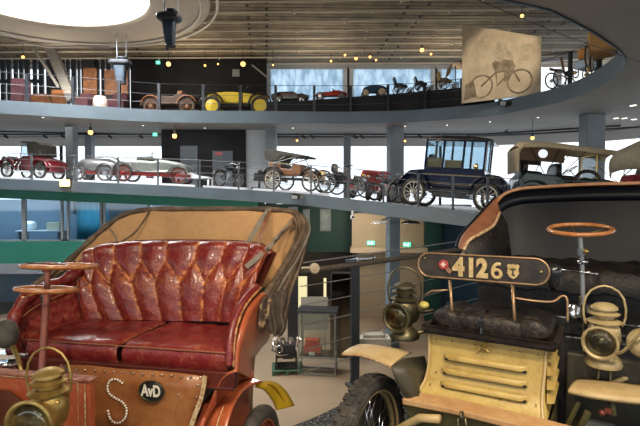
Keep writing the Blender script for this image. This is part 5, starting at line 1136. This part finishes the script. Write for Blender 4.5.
def six(q):
    q.ring(Vector((0,0,-.017)), .0205, .0085, (0,1,0), 24, 8); q.tube(spline([(-.0205,0,-.017),(-.019,0,.004),(-.010,0,.024),(.004,0,.034),(.02,0,.030)], 5), [.0085]*20+[.007], 8)
    q.v = [Matrix.Rotation(-tilt,4,'Y') @ Vector((v.x, v.y*.25, v.z)) + c6 + Vector((0,-.0095,0)) for v in q.v]
part(nb, 'digit_six', digit_m, six, smooth=40)
em = B(444,264.5,.01)
rb_ = part(nb, 'red_emblem', mat('emblem_red', (.4,.05,.04), .5, 0, (.3,.03,.03), 20), lambda q: q.lathe([(.001,.003),(.024,.003),(.027,.0),(.027,-.003)], 24, TM(em)), smooth=30)
part(rb_, 'white_cross', mat('emblem_white', (.8,.7,.6), .5), lambda q: (q.box(em+Vector((0,-.014,.002)),(.026,.002,.008),(0,-tilt,0)), q.box(em+Vector((0,-.014,.002)),(.008,.002,.026),(0,-tilt,0))))
part(nb, 'emblem_ribbon', mat('emblem_ribbon', (.3,.14,.08), .6), lambda q: q.box(em+Vector((.03,-.01,-.03)),(.03,.002,.022),(0,.7,0)))
sh = B(513.5,271,.01); SHP = [(-.032,.03),(-.02,.038),(-.008,.033),(0,.04),(.008,.033),(.02,.038),(.032,.03),(.026,.012),(.03,-.01),(.018,-.03),(0,-.042),(-.018,-.03),(-.03,-.01),(-.026,.012)]
se = part(nb, 'shield_emblem', digit_m, lambda q: q.prism([(sh.x+x*.95, sh.z+z*.95) for x, z in SHP], sh.y-.014, sh.y-.006))
part(se, 'shield_relief', brass_dull, lambda q: (q.box(sh+Vector((0,-.016,-.002)),(.008,.004,.03)), q.box(sh+Vector((0,-.016,.012)),(.03,.004,.006)), q.box(sh+Vector((.003,-.016,-.018)),(.018,.004,.005))))
part(nb, 'bolt', brass_old, lambda q: (q.ball(B(541,272,.005), .007, 8, 6), q.ball(B(425,258,.005), .005, 8, 6)), smooth=True)
for a, c in (((450,280,.03),(452.5,322,-.02)),((512.5,284,.03),(515,329,-.02))):
    part(cream, 'board_stay', bronze, lambda q: q.tube([B(*a), B(*c)], .0078, 10), smooth=True)
part(cream, 'brass_rail', bronze, lambda q: q.tube(spl(WC, [(515,298,.02),(535,301,.05),(553,301.5,.1),(562,296,.14),(567,300,.14),(567.5,322,.13)]), .006, 8), smooth=True)
part(cream, 'brass_rail', bronze, lambda q: q.tube([B(425,295,.06),B(432,291,.06),B(448,290,.05)], .006), smooth=True)
# body under and behind the bonnet
part(cream, 'dash_frame', black_p, lambda q: (q.bx((tx0-.05,.34,.5),(tx1+.45,.4,z0+.0)), q.bx((tx0,.36,z0),(tx1+.1,.39,z0+.1))), bevel=.01)
part(cream, 'body_box', olive_dk, lambda q: (q.bx((tx1+.02,.3,.55),(tx1+.62,.34,z0-.08)), q.bx((tx0-.02,.4,.5),(tx1+.6,1.9,.9))), bevel=.01)
# seat
sb = spl(WC, [(462,262,1.15),(470,246,1.25),(481,226,1.42),(492,208,1.55),(503,197,1.64),(520,191.5,1.7),(545,189.5,1.72),(580,187.5,1.72),(620,186.5,1.72),(700,185,1.72)], 6)
back = part(cream, 'seat_back', black_s, lambda q: q.loft([[p.lerp(Vector((max(p.x, B(475,262,1.2).x) , p.y-.25*min(1,max(0,(i-12)/10)), B(520,268,1.5).z)), j/10)+Vector((0,-.012*math.sin(j/10*PI),0)) for i, p in enumerate(sb)] for j in range(11)]), smooth=True, solid=.02)
part(back, 'roll', black_s, lambda q: q.tube([p+Vector((.01,-.05,-.07)) for p in sb[18:]], .038, 12), smooth=True)
part(cream, 'seat_rim', rim_wood, lambda q: q.ribbon([p+Vector((0,-.01,.015)) for p in sb], .06, .022, (0,.3,1)), smooth=30)
# wing of the seat at the left: brown hide with a cream lip over the black lining
wo = spl(WC, [(458,247,1.05),(462,236,1.12),(472,224,1.25),(484,211,1.4),(497,197,1.6)]); wi = spl(WC, [(464,250,1.02),(470,240,1.08),(482,233,1.18),(494,225,1.35),(500,212,1.5)])
b = MB(); b.loft([[p.lerp(q, j/6)+Vector((0,-.03*math.sin(j/6*PI),0)) for p, q in zip(wo, wi)] for j in range(7)]); b.build('seat_wing', brown_lea, cream, smooth=True, solid=.012)
part(cream, 'wing_lip', cream_edge, lambda q: q.tube([p+Vector((0,-.01,0)) for p in wi] , .012, 8), smooth=True)
part(cream, 'wing_lining', black_l, lambda q: q.loft([wi, [p+Vector((.12+.02*i/24,.16,-.3)) for i, p in enumerate(wi)]]), smooth=True, solid=.01)
part(cream, 'wing_edge', black_s, lambda q: q.tube([p+Vector((-.012,0,-.004)) for p in wo], .014, 8), smooth=True)
def bench(q):
    y0, y1 = B(560,270,1.0).y, 1.62; zt = B(560,262,1.3).z
    g = []; 
    for j in range(15):
        v = j/14; g.append([Vector((B(470,262,1.2).x+.1+(1.75)*i/50, y0+(y1-y0)*v, zt-.02+.03*math.sin(min(1,v*3)*PI/2)+.006*math.sin(i*1.7+j)+.008*math.sin(i*.6)*math.cos(j*.9))) for i in range(51)])
    g.insert(0, [p+Vector((0,0,-.14)) for p in g[0]]); q.loft(g)
b = MB(); bench(b); b.build('seat_cushion', black_l, cream, smooth=True, wear=[max(0,.1+.3*math.sin(i*.37)*math.sin(i*.11)) for i in range(len(b.v))])
zt = B(560,262,1.3).z
part(cream, 'seat_base', black_p, lambda q: q.bx((B(470,262,1.2).x+.1, 1.02, .85),(B(470,262,1.2).x+1.8, 1.7, zt-.13)), bevel=.02)
part(cream, 'dash_shelf', black_p, lambda q: (q.bx((tx0+.1,.5,z0-.1),(tx1+.9,.56,z0+.0)), q.tube([(tx1+.08,.5,z0+.06),(tx1+.9,.5,z0+.05)], .012), [q.box((tx1+.2+.12*i,.48,z0+.02+.02*(i%2)),(.05,.03,.06)) for i in range(6)]), bevel=.004)
part(cream, 'horn_cone', black_p, lambda q: q.lathe([(.012,-.07),(.03,-.03),(.045,.03),(.035,.06),(.01,.07)], 16, Matrix.Translation(B(553,277,.25))), smooth=True)
# steering
c = B(580,229.5,.62); Rw = (B(614.5,229,.62)-B(545.5,229,.62)).length/2-.012
nrm = WC.yaw; nv = Vector((0,-.03,1))
stc = part(cream, 'steering_column', steel, lambda q: (q.tube([B(580,236,.63), B(582,262,.62), B(583,305,.6)], .0125, 12), q.lathe([(.02,-.02),(.022,.02)], 16, Matrix.Translation(B(581,252,.62)))), smooth=40)
part(stc, 'steering_wheel', wheel_w, lambda q: q.ring(c, Rw, .0135, (0,-.13,1), 56, 12), smooth=True)
part(stc, 'wheel_spider', brass_dull, lambda q: [q.tube([B(580,237,.63), B(580,234,.63)+Vector((Rw*.5*math.cos(a),Rw*.5*math.sin(a),.012)), c+Vector((Rw*math.cos(a),Rw*math.sin(a),.13*Rw*math.sin(a)-.003))], .006, 6) for a in (.5,2.0,3.6,5.2)], smooth=True)
part(stc, 'clamp_knob', brass, lambda q: (q.ball(B(586,251.5,.6), .016, 12, 8),), smooth=True)
part(stc, 'control_lever', chrome, lambda q: (q.tube([B(563,270,.6),B(582,272,.6),B(596,274,.6)], .006), q.ball(B(563,270,.6), .012), q.ball(B(596,274,.6), .012), q.tube([B(578,262,.6),B(588,262,.6)], .01)), smooth=True)
part(cream, 'glass_lubricator', chrome, lambda q: (q.tube([B(580,296,.35),B(580,328,.35)], .01), q.lathe([(.03,0),(.03,.05),(.015,.07)], 16, Matrix.Translation(B(573,317,.35))), q.lathe([(.03,0),(.032,.04)], 16, Matrix.Translation(B(588,312,.35))), q.tube([B(583,318,.33),B(584,357,.33)], .006)), smooth=40)
# lamps
plr = P(604,333,2.42); s_ = 14.2/480*2.42*1.0
lr_ = lamp(cream, Matrix.Translation(WC.loc(plr)), s_, cream_lamp, cream_lamp, face=-.15, hd=.2, lr=.95, lens=lens_dark)
pll = P(404.5,309,2.85); s2 = 12.6/480*2.85
ll_ = lamp(cream, Matrix.Translation(WC.loc(pll)), s2, brass_dull, brass_dull, face=-.1, hd=.3, lr=.95, lens=mat('amber_reflector', (.12,.09,.04), .15, .8, (.2,.15,.07), 6))
q1 = WC.loc(plr); q2 = WC.loc(pll)
part(cream, 'lamp_bracket', brass_dull, lambda q: (q.tube([q1+Vector((-.02,0,-2.3*s_)), q1+Vector((-.03,.02,-2.3*s_-.2))], .008), q.tube([q1+Vector((.03,0,-2.3*s_)), q1+Vector((.03,.02,-2.3*s_-.2))], .008)), smooth=True)
part(cream, 'lamp_bracket', brass_dull, lambda q: (q.tube([q2+Vector((.05,.03,-.02)), q2+Vector((.16,.06,-.0))], .012), q.tube([q2+Vector((.05,.03,-2*s2)), Vector((tx0-.02,.35,z0-.05))], .012)), smooth=True)
part(cream, 'oil_lamp_cup', mat('yellow_cup', (.5,.42,.1), .4), lambda q: q.ball(B(424,305,.1), (.03,.03,.022)), smooth=True)
part(cream, 'curved_lever', cream_lamp, lambda q: (q.tube([P_ for P_ in spl(WC, [(614,354,.14),(622,352,.1),(631,344,.08),(640,334,.06),(660,320,.05)])], .0075, 8),), smooth=True)
part(cream, 'side_dish', cream_lamp, lambda q: q.lathe([(.001,.02),(.05,.015),(.08,0),(.083,-.008)], 28, Matrix.Translation(B(644,343,.12)) @ Matrix.Rotation(1.2,4,'X') @ Matrix.Scale(.85,4)), smooth=True)
# fenders
zf = .955
def FZ(px, py, z=zf): return WC.loc(PZ(px, py, z))
b = MB(); L0 = spline([FZ(342,354,.945), FZ(360,355,.965), FZ(376,360,.97), FZ(391,366,.965)], 5); L1 = spline([FZ(360,344.5,.955), FZ(377,345.5,.985), FZ(394,348.5,.985), FZ(411,352.5,.96)], 5)
b.loft([[p.lerp(q, j/5)+Vector((0,0,.008*math.sin(j/5*PI))) for p, q in zip(L0, L1)] for j in range(6)]); lf = b.build('left_fender', cream_p2, cream, smooth=True, solid=.008)
part(lf, 'fender_bead', cream_edge, lambda q: q.tube([p+Vector((0,0,-.004)) for p in L0], .006, 6), smooth=True)
d0 = L0[-1]; d1 = L1[-1]; y_ = d0.y
def dz(px, py, yy): return WC.at(px, py, yy)
part(lf, 'fender_apron', olive_dk, lambda q: q.loft([[d0, dz(402,359,(d0.y+d1.y)/2), dz(424,356,d1.y+.05)], [dz(395,377,y_+.02), dz(411,376,y_+.1), dz(428,370,d1.y)], [dz(402,392,y_+.06), dz(414,394,y_+.12), dz(426,386,d1.y)], [dz(408,401,y_+.1), dz(416,402,y_+.12), dz(422,398,y_+.14)]]), smooth=True, solid=.008)
b = MB(); R0 = spline([FZ(568,392,.875), FZ(590,397,.88), FZ(616,401,.88), FZ(645,404,.88), FZ(690,407,.88)], 5); R1_ = spline([FZ(579,381,.88), FZ(598,381.5,.9), FZ(618,384,.905), FZ(645,387,.905), FZ(690,389,.9)], 5)
b.loft([[p.lerp(q, j/5)+Vector((0,0,.014*math.sin(j/5*PI))) for p, q in zip(R0, R1_)] for j in range(6)]); rf_ = b.build('right_fender', cream_p2, cream, smooth=True, solid=.02)
part(cream, 'side_step', mat('worn_orange_wood', (.4,.2,.07), .5, 0, (.3,.13,.045), 9), lambda q: q.prism([(FZ(597,366,.93).x,FZ(597,366,.93).y),(FZ(640,376,.93).x,FZ(640,376,.93).y),(FZ(690,360,.93).x,FZ(690,360,.93).y),(FZ(640,346,.93).x,FZ(640,346,.93).y)], .9, .93, 'z'), bevel=.01)
part(cream, 'step_edge', cream_p2, lambda q: q.tube([FZ(612,383,.9),FZ(632,376,.93),FZ(646,364,.95),FZ(655,352,.95)], .013, 8), smooth=True)
# lower front: wooden bumper board, olive under plate, starting handle
b = MB(); t0 = [B(402,399,-.2), B(450,408,-.2), B(500,420,-.2), B(545,431,-.2), B(600,446,-.2)]; 
b.loft([[p+Vector((0,.1,.012)) for p in t0], t0, [p+Vector((0,0,-.03)) for p in t0], [p+Vector((0,.1,-.03)) for p in t0]]); b.f += [(0,5,10,15)]; b.build('front_board', mat('salmon_wood', (.45,.24,.1), .5, 0, (.55,.34,.16), 9, c3=(.3,.14,.06)), cream, bevel=.006)
part(cream, 'under_plate', olive_p, lambda q: q.loft([[p+Vector((0,.02,-.03)) for p in t0], [p+Vector((.12,.1,-.3)) for p in t0]]), solid=.01)
part(cream, 'front_spring', cream_p2, lambda q: q.tube([B(440,419,-.22), B(420,418,-.2), B(395,431,-.15), B(380,460,-.1)], .022, 10), smooth=True)
part(cream, 'clevis', brass_dull, lambda q: (q.ring(B(461.5,416,-.23), .018, .007, (1,0,0)), q.tube([B(458,418,-.23),B(459,440,-.23)], .007), q.tube([B(465,418,-.23),B(468,440,-.23)], .007)), smooth=True)
part(cream, 'battery', mat('grey_case', (.3,.33,.33), .4, 0, (.35,.38,.38), 6), lambda q: q.bx((B(583,415,.1).x,.1,.5),(B(616,415,.1).x,.3,.68)), bevel=.006)
part(cream, 'rod', olive_p, lambda q: (q.tube([B(579,402,.1),B(560,440,.1)], .012), q.tube([B(612,402,.1),B(614,415,.1)], .012), q.tube([B(588,412,.05),B(575,440,.05)], .016)))
part(cream, 'terminal', copper, lambda q: (q.ball(B(602,413,.08), .016), q.box(B(608,411,.08),(.03,.02,.02))), smooth=40)
# wheels
wl = WC.loc(P(368,445,2.62)); 
fwheel(cream, wl.x, wl.y, .425, .115, sm=cream_p2, spokes=32, treads=42)
wr = wl.x+1.28
fwheel(cream, wr, wl.y, .425, .085, sm=cream_p2, spokes=32, treads=44)
fwheel(cream, wl.x, 1.75, .425, .085, sm=cream_p2, spokes=32); fwheel(cream, wr, 1.75, .425, .085, sm=cream_p2, spokes=32)
part(cream, 'axle', black_p, lambda q: (q.tube([(wl.x,wl.y,.42),(wr,wl.y,.42)], .022), q.tube([(wl.x,1.75,.42),(wr,1.75,.42)], .022)))
part(cream, 'chassis', olive_p, lambda q: (q.bx((tx0+.05,-.15,.45),(tx0+.11,1.9,.53)), q.bx((tx1-.11,-.15,.45),(tx1-.05,1.9,.53))))
# ============================================================ LIGHTS, SIGNS, DETAILS OF THE ROOM
bulb = emit('warm_bulb', (1,.46,.1), 4.5)
def bulbs(px, y, d, r, lab, hang=.25, fx=(0,0,1)):
    p = P(px, y, d); t = thing('bulb_lamp', lab, 'lamp', p, 0, None)
    part(t, 'bulb', bulb, lambda q: q.ball((0,0,0), r), smooth=True)
    part(t, 'socket', dark_steel, lambda q: (q.lathe([(r*.6,r*.7),(r*.6,r*2.2),(r*.2,r*2.4)], 10), q.tube([(0,0,r*2),(0,0,max(r*2.4,hang))], .012, 5)))
    return t
for px, y, d, r, lab in [(168.5,64,22,.1,'glowing warm bulb over the brown car, upper gallery'),(243,64,22.5,.11,'bright warm bulb above the yellow car'),(23,57,22,.06,'small warm bulb before the slatted wall'),
    (205,65.5,23,.05,'small warm spot left of the bright bulb above the yellow car'),(218,64,23,.04,'tiny warm spot just left of the bright upper bulb'),(273,65,23,.04,'small warm spot at the left end of the mural windows'),
    (331,61,23.5,.05,'warm spot over the red pedal car'),(345,55,23,.05,'warm spot over the first window pillar'),(356,58.5,23.5,.07,'brighter warm spot right of the first window pillar'),(370,57,23.3,.06,'warm spot over the blue pedal car'),(376,60,23.8,.05,'low warm spot over the blue pedal car'),
    (422,50,22.5,.09,'brightest warm spot above the child carriages'),(431,54,23,.05,'small warm spot right of the brightest one above the carriages'),(522,16,16.5,.06,'warm bulb above the mural panel')]:
    bulbs(px, y, d, r, lab, hang=roofz(d)-.1-P(px,y,d).z)
for px, y, d, r, lab in [(90.5,132.5,20.6,.1,'glowing warm bulb under the upper gallery, above the silver racer'),(174.5,136,21.3,.1,'glowing warm bulb by the dark core wall'),(297,140.5,23.5,.05,'small bulb above the brown veteran car'),(405,141,23.3,.05,'small bulb right of the tall column'),(532.5,138,19.5,.07,'bulb above the green touring car')]:
    bulbs(px, y, d, r, lab, hang=CEIL-P(px,y,d).z)
t = thing('floodlight', 'glaring warm floodlight at the ramp edge beside the maroon car', 'lamp', edge(67)+Vector((0,-.12,-.08)))
part(t, 'lamp_face', emit('warm_flood', (1,.55,.16), 7.), lambda q: q.box((0,-.04,.0),(.36,.04,.24)))
part(t, 'lamp_housing', dark_steel, lambda q: (q.box((0,.06,0),(.4,.1,.28)), q.box((0,.1,-.0),(.08,.1,.2))), bevel=.01)
# black spotlights clipped to the fascias
def clip(p, lab, s=1.):
    t = thing('spotlight', lab, 'lamp', p)
    part(t, 'housing', black_p, lambda q: q.box((-.08*s,-.12*s,0),(.26*s,.12*s,.18*s),(.3,.1,.35)), bevel=.01)
    part(t, 'lamp_face', mat('pale_lamp_glass', (.6,.63,.66), .2), lambda q: q.box((-.11*s,-.185*s,-.02*s),(.2*s,.015*s,.12*s),(.3,.1,.35)))
    part(t, 'bracket', black_p, lambda q: (q.tube([(0,.05,0),(.12*s,-.05*s,.04*s),(.16*s,.0,.1*s)], .02*s), q.box((.14*s,-.04*s,0),(.12*s,.1*s,.14*s))))
e = edge(298); clip(Vector((e.x,e.y-.05,e.z-.12)), 'black twin spotlight clipped to the ramp edge under the brown veteran car')
r = PZ(503,112.6,CEIL); clip(Vector((r.x,r.y-.12,CEIL+.3)), 'black twin spotlight clipped to the upper fascia below the mural panel', 1.2)
r = PZ(603,38.6,CEIL); clip(Vector((r.x-.2,r.y+.1,CEIL+.2)), 'black spotlight at the right tip of the gallery opening', .5)
# track and its small spots under the soffit
for xs_, nm in (((-20,-12,-7.7),'left of the dark core wall'),((-3.2,2,8,13),'right of the dark core wall')):
    b = MB(); b.tube([Vector((x, 23.6 if x < 8 else 23.6-(x-8)*.55, CEIL-.09)) for x in xs_], .05, 6); tr = b.build('lamp_track', dark_steel); tag(tr, 'long dark lamp track under the middle gallery ceiling, '+nm, 'track')
for px in (6,45,63,110,141,303,312,355,362,402,420,470,507):
    d = 23.5 if px < 480 else 22; q = P(px, 139.5, d); q.z = CEIL-.07
    t = thing('track_spot', 'small dark spotlight on the lamp track of the middle gallery', 'lamp', q, 0, 'track spotlights')
    part(t, 'lamp_head', dark_steel, lambda m: (m.tube([(0,0,.02),(0,0,-.1)], .02), m.tube([(-.08,-.03,-.1),(.1,.03,-.2)], .055)))
# recessed downlights of the big soffit
dl = emit('downlight_glow', (1,.93,.8), 5.)
def down(px, y, r=.07):
    q = PZ(px, y, CEIL-.005); t = thing('downlight', 'small recessed round downlight in the grey soffit', 'lamp', q, 0, 'recessed soffit downlights')
    part(t, 'lamp_face', dl, lambda m: m.lathe([(.001,0),(r,0),(r,.004),(.001,.004)], 16)); part(t, 'ring', chrome, lambda m: m.ring((0,0,0), r*1.15, .008, n=16, m=5))
for px, y in [(43,117.5),(143,125.5),(205,128),(293,128),(405,126),(447,125),(490,121.7),(538,117.5)]: down(px, y, .05)
for px, y in [(616,118.3),(624.5,118.3),(634,119.4),(633,105.5)]: down(px, y, .1)
# soffit seam
b = MB(); b.tube([PZ(x,y,CEIL-.01) for x, y in ((0,131),(160,134.6),(300,136.3),(440,136.8),(540,133),(640,126.5))], .05, 5); struct(b.build('trim_7', dark_steel))
b = MB(); b.tube([PZ(x,y,CEIL-.004) for x, y in ((478,0),(560,34),(640,62))], .008, 4); struct(b.build('trim_8', dark_steel))
# dish lamps on the blue grey column
for px, s, lab in ((381,1,'pale round dish lamp hanging left of the blue grey column'),(411,1,'dark round dish lamp hanging right of the blue grey column')):
    p = P(px,223,15.3); t = thing('dish_lamp', lab, 'lamp', p)
    part(t, 'dish', mat('pale_dish', (.5,.48,.44), .4, 0, (.55,.53,.5), 5) if px < 390 else dark_steel, lambda q: q.lathe([(.001,.08),(.2,.06),(.3,0),(.26,-.01)], 28), smooth=50)
    part(t, 'rim', chrome, lambda q: q.ring((0,0,-.01), .3, .012, n=28, m=6), smooth=True)
    part(t, 'arm', dark_steel, lambda q: q.tube([(0,0,.08),((.38 if px < 390 else -.5),.2,.2)], .018))
p = P(352.5,217,15.6); t = thing('security_camera', 'small white camera under the ramp edge above the dark wall', 'camera', p)
part(t, 'camera_body', white_m, lambda q: (q.box((0,0,0),(.12,.25,.12)), q.box((0,.05,.12),(.06,.06,.18))), bevel=.01)
part(t, 'camera_lens', black_p, lambda q: q.ball((0,-.13,0),.04))
# exit signs high up
for px, y, d, lab in ((158,62.5,24,'tiny green lit exit sign at the left edge of the black wall'),(155,134.5,22.3,'small green lit exit sign under the upper gallery by the core')):
    t = thing('exit_sign', lab, 'sign', P(px,y,d)); part(t, 'housing', MATS['exit_green'], lambda q: q.box((0,0,0),(.2,.05,.16))); part(t, 'running_man', MATS['exit_white'], lambda q: (q.box((.02,-.03,0),(.03,.008,.07),(0,.4,0)), q.ball((.03,-.03,.05),.012,8,6)))
# -------- lower hall: engines and glass case
p = PZ(287,371,LOW)
t = thing('pallet', 'green pallet on the lower hall floor carrying a chrome engine', 'pallet', p, .1)
part(t, 'deck', mat('green_pallet', (.05,.13,.09), .6, 0, (.07,.16,.11), 5), lambda q: [q.bx((-.42,-.36+.13*i,.1),(.42,-.27+.13*i,.13)) for i in range(6)])
for x in (-.38,0,.38): part(t, 'runner', MATS['green_pallet'], lambda q: (q.bx((x-.04,-.36,.0),(x+.04,.38,.1)),))
t = thing('engine', 'chrome and black engine standing on the green pallet', 'engine', p+Vector((-.02,0,.13)), .1)
part(t, 'stand', black_p, lambda q: (q.bx((-.32,-.25,0),(.32,.25,.05)), q.bx((-.3,-.22,.05),(-.25,.22,.4)), q.bx((.25,-.22,.05),(.3,.22,.4)), q.bx((-.3,-.2,.3),(.3,.2,.36))))
part(t, 'engine_block', dark_steel, lambda q: (q.box((0,0,.52),(.5,.35,.3)), q.box((.05,-.02,.35),(.3,.3,.2))), bevel=.03)
part(t, 'cylinders', chrome, lambda q: [q.tube([(x,-.05,.6),(x*1.3,-.12,.82)], .075, 10) for x in (-.25,-.08,.1,.27)], smooth=40)
part(t, 'exhaust_pipe', chrome, lambda q: (q.tube([(-.35,-.2,.75),(-.4,-.25,.55),(-.2,-.25,.4),(.1,-.22,.42)], .035), q.ring((-.2,-.2,.55),.09,.03,(0,1,0))), smooth=True)
p = PZ(318,372,LOW)
t = thing('glass_case', 'tall glass display case on the lower hall floor, right of the pallet', 'display case', p, -.12)
fr = MB()
for x in (-.5,.5):
    for y in (-.3,.3): fr.bx((x-.015,y-.015,0),(x+.015,y+.015,1.75))
for z in (.02,.5,1.72):
    for y in (-.3,.3): fr.bx((-.5,y-.015,z-.02),(.5,y+.015,z+.02))
    for x in (-.5,.5): fr.bx((x-.015,-.3,z-.02),(x+.015,.3,z+.02))
fr.build('case_frame', steel, t)
part(t, 'glass_panes', glass('case_glass', (.86,.9,.88), .1), lambda q: (q.bx((-.5,-.3,.5),(.5,-.295,1.7)), q.bx((.495,-.3,.5),(.5,.3,1.7))))
part(t, 'case_top', dark_steel, lambda q: q.bx((-.55,-.35,1.74),(.55,.35,1.78)))
part(t, 'case_floor', black_p, lambda q: q.bx((-.48,-.28,.48),(.48,.28,.54)))
t2 = thing('engine', 'red and gold model engine inside the glass case', 'engine', p+Vector((-.15,0,.55)), -.12)
part(t2, 'engine_block', red_p, lambda q: (q.box((0,0,.28),(.4,.25,.22)), q.box((0,0,.1),(.5,.3,.16))), bevel=.02)
part(t2, 'flywheel', brass, lambda q: q.ring((0,-.05,.42),.2,.03,(0,1,0),a0=0,a1=PI,n=16), smooth=True)
part(t2, 'card', white_m, lambda q: q.box((0,-.2,.02),(.16,.01,.12)))
# board with picture behind the case
t = thing('picture_board', 'pale framed board standing behind the glass case', 'board', PZ(312,352,LOW), 0)
part(t, 'board', mat('pale_board', (.3,.31,.29), .6), lambda q: q.bx((-.35,0,.7),(.5,.03,1.75))); part(t, 'board_leg', steel, lambda q: (q.bx((-.3,0,0),(-.27,.03,.7)), q.bx((.4,0,0),(.43,.03,.7))))
# tall dark glass screen, right of the case
t = thing('glass_screen', 'tall dark glass partition in the lower hall behind the railing post', 'partition', PZ(343,360,LOW), -.1)
part(t, 'glass_panes', glass('smoked_glass', (.4,.37,.33), .06), lambda q: q.bx((-.35,0,.05),(.3,.02,2.6)))
part(t, 'screen_frame', dark_steel, lambda q: (q.bx((-.38,-.01,0),(-.34,.03,2.65)), q.bx((.3,-.01,0),(.34,.03,2.65)), q.bx((-.38,-.01,2.6),(.34,.03,2.65))))
t = thing('display_block', 'low pale grey block on the lower floor seen between lamp and column', 'display block', PZ(374,352,LOW)); part(t, 'block', mat('pale_block', (.4,.38,.34), .6, 0, (.46,.44,.4), 3), lambda q: (q.bx((-.5,-.3,0),(.5,.3,.5)), q.bx((-.35,-.2,.5),(.3,.2,.6))), bevel=.02)
# machinery at far left beyond the red car
t = thing('chassis_exhibit', 'bare car chassis with bright metal tubes at the far left, lower hall', 'chassis', P(4,330,6.2)*1.0)
t.location = Vector((-4.6,7.,LOW)); 
part(t, 'frame', dark_steel, lambda q: (q.tube([(-1,0,2.2),(.9,.3,1.2)], .05), q.tube([(-1,-.2,2.15),(1.,.1,2.0)], .03), q.bx((-1,-.5,1.),(1,.5,1.08)), q.bx((-.9,-.4,0),(-.8,.4,1.)), q.bx((.8,-.4,0),(.9,.4,1.))))
part(t, 'pipes', chrome, lambda q: [q.tube([(-1,-.3-.05*i,2.45-.12*i),(.7,-.3,2.5-.13*i)], .018) for i in range(3)] + [q.tube([(-.6+.25*i,-.4,1.3),(-.5+.25*i,-.45,1.6),(-.3+.25*i,-.4,1.5)], .06) for i in range(4)], smooth=True)
part(t, 'light_tube', emit('cool_tube', (.6,.9,1), 1.1), lambda q: q.tube([(-.55,-.2,2.62),(.3,-.2,2.63)], .03))

# ---------------- lights
w = bpy.data.worlds.new('sky'); S.world = w; w.use_nodes = True
bg = w.node_tree.nodes['Background']; bg.inputs[0].default_value = (.9,.96,1,1); bg.inputs[1].default_value = 1.7
def area(name, loc, rot, size, power, c, sy=None):
    l = bpy.data.lights.new(name, 'AREA'); l.energy = power; l.color = c; l.size = size
    if sy: l.shape = 'RECTANGLE'; l.size_y = sy
    o = bpy.data.objects.new(name, l); COL.objects.link(o); o.location = loc; o.rotation_euler = rot; return o
def spot(name, loc, tgt, power, c, ang=60, r=.12):
    l = bpy.data.lights.new(name, 'SPOT'); l.energy = power; l.color = c; l.spot_size = math.radians(ang); l.spot_blend = .5; l.shadow_soft_size = r
    o = bpy.data.objects.new(name, l); COL.objects.link(o); o.location = loc; o.rotation_euler = (Vector(tgt)-Vector(loc)).to_track_quat('-Z','Y').to_euler(); return o
spot('unseen_ceiling_spot', (1.6,-.8,4.6), (-.5,2.7,.9), 380, (1,.86,.68), 50, .15)  # fill light added to brighten the red car's right side
spot('roof_spot', (4.5,12.5,8.8), tuple(P(500,60,18)), 900, (1,.85,.62), 30, .1)
spot('unseen_ceiling_spot', (-1.2,-1.2,4.9), (-.9,2.7,1.2), 460, (1,.86,.68), 60, .2)
spot('unseen_ceiling_spot', (.5,-.6,4.9), (1.5,2.8,1.), 420, (1,.84,.62), 60, .2)
spot('unseen_ceiling_spot', (3.2,.5,4.9), (1.6,2.8,1.), 200, (1,.86,.66), 60, .2)
area('skylight_daylight', (SC.x,SC.y,ZD+1.2), (0,0,0), 6.5, 800, (1,.98,.95))
area('hall_ceiling_lamp', (-1.5,13.5,CEIL+2.6), (0,0,0), 3., 160, (1,.9,.76))
for x, y, pw in ((-1.0,11.5,380),(1.5,17.5,110),(-1.2,21.6,50)):
    l = bpy.data.lights.new('lower_hall_lamp', 'POINT'); l.energy = pw; l.color = (1,.85,.65); l.shadow_soft_size = .3; o = bpy.data.objects.new('lower_hall_lamp', l); COL.objects.link(o); o.location = (x, y, 1. if y < 18 else .2)
for x_ in (-15,-12.7,-9.6,-6):
    if x_ == -9.6: area('unseen_office_light', (-9.5,FY+.12,1.2), (PI/2,0,0), 1.1, 12, (.8,.92,1)); continue  # hidden area light added behind the pane to brighten the curtain
    l = bpy.data.lights.new('unseen_office_light', 'POINT'); l.energy = 90; l.shadow_soft_size = .3; l.color = (.8,.92,1); o = bpy.data.objects.new('unseen_office_light', l); COL.objects.link(o); o.location = (x_,FY+.9 if x_ != -9.6 else FY+.3,1.3 if x_ == -9.6 else 1.6)
for x in (-12,-6,0,6):
    area('gallery_lamp', (x,20.8 if x < 5 else 18,CEIL-.08), (0,0,0), 2.2, 25, (1,.93,.85))
    area('roof_washer', (x,22.2,UP+1.2), (PI,0,0), 2., 50, (1,.84,.6))
S.view_settings.view_transform = 'Standard'; S.view_settings.look = 'None'; S.view_settings.gamma = 1; S.view_settings.use_curve_mapping = False
S.view_settings.exposure = .12
S.cycles.max_bounces = 6; S.cycles.transparent_max_bounces = 12; S.cycles.sample_clamp_indirect = 6
